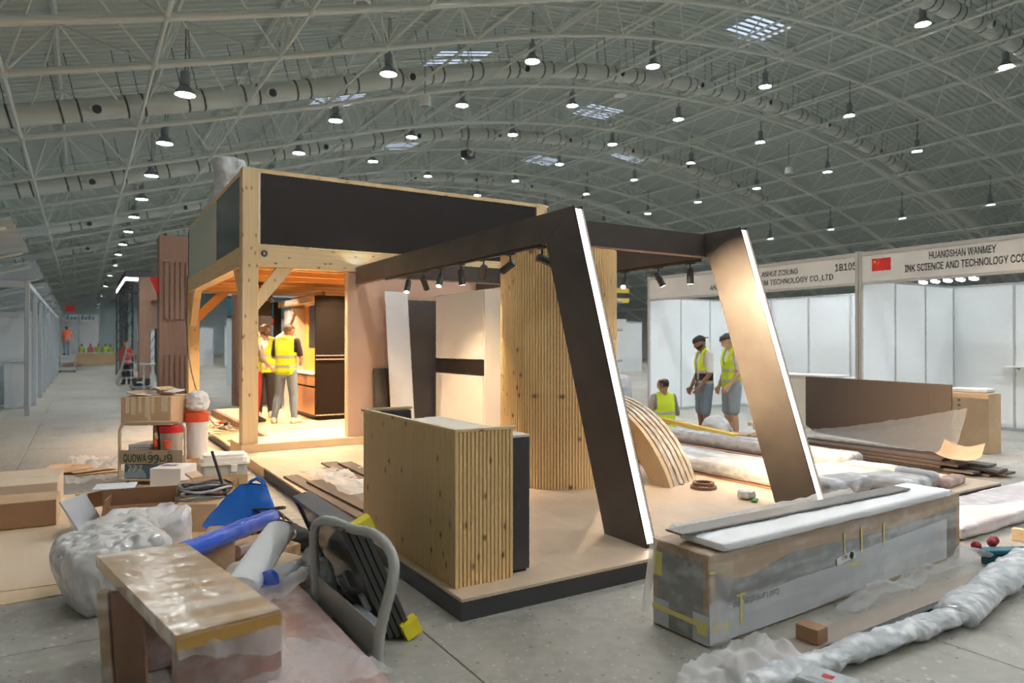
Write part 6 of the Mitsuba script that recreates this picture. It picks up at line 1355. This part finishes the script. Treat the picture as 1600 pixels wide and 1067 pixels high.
t = thing('printer_pile', 'black machine on a low trolley beside the ladder in the aisle', 'machine'); E('body', box(1.62, 2.2, 29.2, 29.7, 0.16, 0.42, 0.03), 'dark_metal', parent=t); E('label', box(1.75, 1.95, 29.19, 29.2, 0.24, 0.30), 'white_paint', parent=t); E('base', box(1.55, 2.3, 29.1, 29.8, 0.06, 0.14, 0.02), 'lamp_grey', parent=t)
for x in (1.65, 2.15): E('wheel', cyl((x, 29.15, 0.04), (x, 29.2, 0.04), 0.04, 10), 'rubber', parent=t)
# step ladder
t = thing('step_ladder', 'aluminium step ladder standing in the aisle by the man in red', 'ladder')
for y0, y1, nm in ((32.2, 32.6, 'front'), (33.3, 32.7, 'rear')):
    for x0, x1 in ((1.25, 1.75), (2.10, 1.95)): E('rail', tube([(x0, y0, 0.0), (x1, y1, 2.25)], 0.03, 6), 'alu', parent=t)
    for z in np.arange(0.3, 2.2, 0.32):
        f = z / 2.25; E('rung', tube([(1.25 + 0.5 * f, y0 + (y1 - y0) * f, z), (2.10 - 0.15 * f, y0 + (y1 - y0) * f, z)], 0.02, 6), 'alu', parent=t)
# black truss stand with an LED line
t = thing('truss_stand', 'black square truss stand with a white LED line along its top', 'truss stand', None)
tx0, tx1, ty0, ty1, tz = 1.72, 5.6, 36.5, 45.5, 4.6
def truss_leg(x, y):
    w = 0.3
    for dx in (0, w):
        for dy in (0, w): E('tube', cyl((x + dx, y + dy, 0), (x + dx, y + dy, tz), 0.035, 6), 'dark_metal', parent=t)
    ms = []
    for z in np.arange(0.1, tz - 0.5, 0.55): ms += [cyl((x, y, z), (x + w, y, z + 0.5), 0.02, 5), cyl((x, y, z), (x, y + w, z + 0.5), 0.02, 5), cyl((x + w, y, z), (x + w, y + w, z + 0.5), 0.02, 5)]
    E('lacing', ms, 'dark_metal', parent=t, kind='stuff')
for x in (tx0, 3.4): 
    for y in (ty0, 41.0, ty1): truss_leg(x, y)
E('roof_frame', [box(tx0, tx1, ty0, ty0 + 0.3, tz, tz + 0.5), box(tx0, tx0 + 0.3, ty0 + 0.3, ty1 + 0.3, tz, tz + 0.5), box(tx0, tx1, ty1, ty1 + 0.3, tz, tz + 0.5)], 'dark_metal', parent=t)
m = [box(tx0 - 0.03, tx0 - 0.01, ty0 - 0.03, ty1, tz + 0.02, tz + 0.16), box(tx0 - 0.03, tx1, ty0 - 0.03, ty0 - 0.01, tz + 0.02, tz + 0.16)]
area(trimesh.util.concatenate(m), 5.0, (0.95, 1, 1), 0.3, 'led_line', t, None, 'white_paint')
E('blue_banner', box(3.75, 5.5, 41.0, 41.05, 2.5, 2.9), 'blue_bag', parent=t)
E('shelf_goods', [box(3.85, 5.3, 41.2, 41.7, z, z + 0.35) for z in (0.4, 1.1, 1.8)], 'grey_plastic', parent=t)
# far counter, far booth
t = thing('far_counter', 'long pale wooden counter far down the aisle', 'counter'); E('body', box(-0.35, 2.6, 68.0, 69.0, 0.0, 0.95, 0.02), 'ply_y', parent=t); E('top', box(-0.45, 2.7, 67.9, 69.1, 0.95, 1.02, 0.01), 'white_paint', parent=t)
E('wood_pallet', box(-1.2, 0.0, 64.0, 66.5, 0.0, 0.2, 0.02), 'oak_brown', 'flat pile of brown boards left of the far counter', 'pallet')
t = thing('far_booth', 'far white booth with blue lettering at the end of the aisle', 'booth')
for x in (-1.9, -0.2, 1.5): E('post', box(x - 0.06, x + 0.06, 78.9, 79.1, 0, 4.6), 'booth_grey', parent=t)
E('fascia', box(-1.9, 1.5, 78.95, 79.0, 3.9, 4.6), 'booth_white', parent=t)
E('wall_panel', box(-1.9, -0.2, 80.5, 80.55, 0, 3.9), 'booth_white', parent=t); E('wall_panel', box(-0.18, 1.5, 80.5, 80.55, 0, 3.9), 'booth_white', parent=t)
E('lettering', [box(-1.2 + 0.30 * k, -1.2 + 0.30 * k + 0.2, 78.93, 78.95, 4.1, 4.1 + (0.42 if k in (0, 4, 6) else 0.28)) for k in range(8)], 'blue_label', parent=t)
E('red_sign', box(-1.3, -0.5, 79.6, 79.7, 4.9, 5.5), 'flag_red', 'small red and white sign board above the far booth', 'sign')
t = thing('scissor_lift', 'small lift platform by the far left booths', 'lift'); E('platform', box(-1.15, -0.3, 49.8, 51.4, 0.95, 1.05, 0.01), 'alu', parent=t); E('base', box(-1.15, -0.3, 49.8, 51.4, 0.12, 0.3, 0.02), 'alu', parent=t)
for a, b in ((49.9, 51.3), (51.3, 49.9)): E('scissor_arm', tube([(-1.1, a, 0.3), (-1.1, b, 0.95)], 0.03, 6), 'alu', parent=t); E('scissor_arm', tube([(-0.35, a, 0.3), (-0.35, b, 0.95)], 0.03, 6), 'alu', parent=t)
for x in (-1.1, -0.35):
    for y in (50.0, 51.2): E('wheel', cyl((x - 0.04, y, 0.08), (x + 0.04, y, 0.08), 0.08, 10), 'rubber', parent=t)
for k in range(4):
    t = thing('far_booth', f'far white booth wall right of the aisle behind the truss stand, {ORD[k]} in its row', 'booth', 'far right booths')
    x = 4.2 + 5.2 * k; y = 60.0 - 3 * k
    E('wall_panel', box(x, x + 4.8, y, y + 0.06, 0, 3.0), 'booth_white', parent=t); E('post', box(x - 0.08, x, y - 0.02, y + 0.08, 0, 3.1), 'booth_grey', parent=t); E('rail', box(x, x + 4.8, y - 0.01, y + 0.07, 3.0, 3.1), 'booth_grey', parent=t)
# stands glimpsed through and behind the pavilion
t = thing('machine_stand', 'grey green machine cabinets seen through the open pavilion', 'machine')
for x0, x1, y, h in ((5.1, 6.6, 25.0, 2.3), (6.7, 7.6, 25.2, 2.0), (7.7, 9.2, 25.6, 2.2)): E('cabinet', box(x0, x1, y, y + 0.8, 0.0, h, 0.02), 'machine_green', parent=t)
for x, z in ((5.25, 1.75), (5.3, 1.2), (5.5, 0.9), (6.4, 1.5), (6.9, 1.6)): E('fitting', box(x, x + 0.12, 24.86, 25.0, z, z + 0.22, 0.01), 'dark_metal', parent=t)
E('drawer_box', box(5.9, 6.5, 24.5, 24.95, 0.9, 1.5, 0.02), 'white_paint', parent=t); E('chair_base', box(5.5, 5.9, 24.4, 24.8, 0.3, 0.7, 0.03), 'dark_metal', parent=t); E('lamp_ball', mv(trimesh.creation.icosphere(2, 0.12), 5.65, 24.9, 2.45), 'orange_plastic', parent=t)
t = thing('wooden_pallet', 'pale wooden pallet lying on the floor behind the pavilion', 'pallet')
for k in range(5): E('board', box(4.6, 6.6, 21.2 + 0.22 * k, 21.36 + 0.22 * k, 0.30, 0.34, 0.004), 'ply_y', parent=t)
for x in (4.65, 5.5, 6.4): E('bearer', box(x, x + 0.12, 21.2, 22.3, 0.0, 0.30, 0.004), 'ply_y', parent=t)
t = thing('back_booth', 'pale blue white booth walls with black rails seen behind the pavilion', 'booth')
for k in range(5): E('wall_panel', box(5.0 + 2.05 * k, 7.02 + 2.05 * k, 30.0, 30.05, 0.0, 4.4), 'booth_blue', parent=t)
for z in (2.75, 3.55): E('rail', box(5.0, 15.2, 29.9, 30.0, z, z + 0.09), 'dark_metal', parent=t)
E('glass_band', box(5.0, 15.2, 29.92, 29.98, 2.85, 3.5), 'teal_plastic', parent=t)
# behind the slatted column on the right: yellow post, scaffold, white printer
t = thing('yellow_post', 'yellow timber post with bolted cross arms behind the portal frames', 'post')
E('shaft', box(14.55, 14.85, 19.0, 19.3, 0, 3.9, 0.01), 'yellow_beam', parent=t)
for z in (3.15, 3.5): E('arm', box(14.0, 16.6, 18.88, 19.0, z, z + 0.16, 0.01), 'yellow_beam', parent=t)
for z in (3.2, 3.55):
    for x in (14.62, 14.78): E('bolt', cyl((x, 18.86, z), (x, 18.9, z), 0.05, 10), 'dark_metal', parent=t)
t = thing('scaffold', 'grey steel scaffold frame behind the far portal frame', 'scaffold')
for x in (11.9, 13.3): E('upright', cyl((x, 15.8, 0), (x, 15.8, 3.3), 0.05, 8), 'alu', parent=t)
for z in (1.2, 2.1, 2.95): E('ledger', cyl((11.6, 15.8, z), (13.6, 15.8, z), 0.04, 8), 'alu', parent=t)
E('brace', cyl((11.9, 15.78, 0.3), (13.3, 15.78, 1.4), 0.035, 8), 'alu', parent=t)
t = thing('covered_goods', 'pale sheeted goods heap at the foot of the scaffold', 'goods')
E('body', place(soft_box(1.6, 1.4, 0.9, 0.2, 0.06, 3, 4, 121), (11.6, 14.6, 0.42)), 'bubble_white', parent=t, smooth=True)
t = thing('light_box', 'bright white poster panel behind the scaffold', 'panel'); E('panel', box(15.6, 17.0, 19.5, 19.6, 1.4, 2.6), 'white_paint', parent=t); E('picture', box(15.8, 16.5, 19.49, 19.5, 1.5, 1.9), 'pale_blue', parent=t); E('stand', box(16.2, 16.4, 19.5, 19.6, 0, 1.4), 'alu', parent=t)
E('brown_crate', box(14.8, 16.4, 20.0, 21.2, 0.0, 1.25, 0.02), 'oak_brown', 'brown wooden crate standing behind the scaffold', 'crate')
for k in range(4):
    t = thing('far_booth', f'pale booth wall far behind the portal frames, {ORD[k]} in its row', 'booth', 'far middle booths')
    x = 18 + 6 * k; y = 34.0 - 1.5 * k
    E('wall_panel', box(x, x + 5.6, y, y + 0.06, 0, 3.0), 'booth_white', parent=t); E('post', box(x - 0.08, x, y - 0.02, y + 0.08, 0, 3.1), 'booth_grey', parent=t); E('rail', box(x, x + 5.6, y - 0.01, y + 0.07, 3.0, 3.1), 'booth_grey', parent=t)
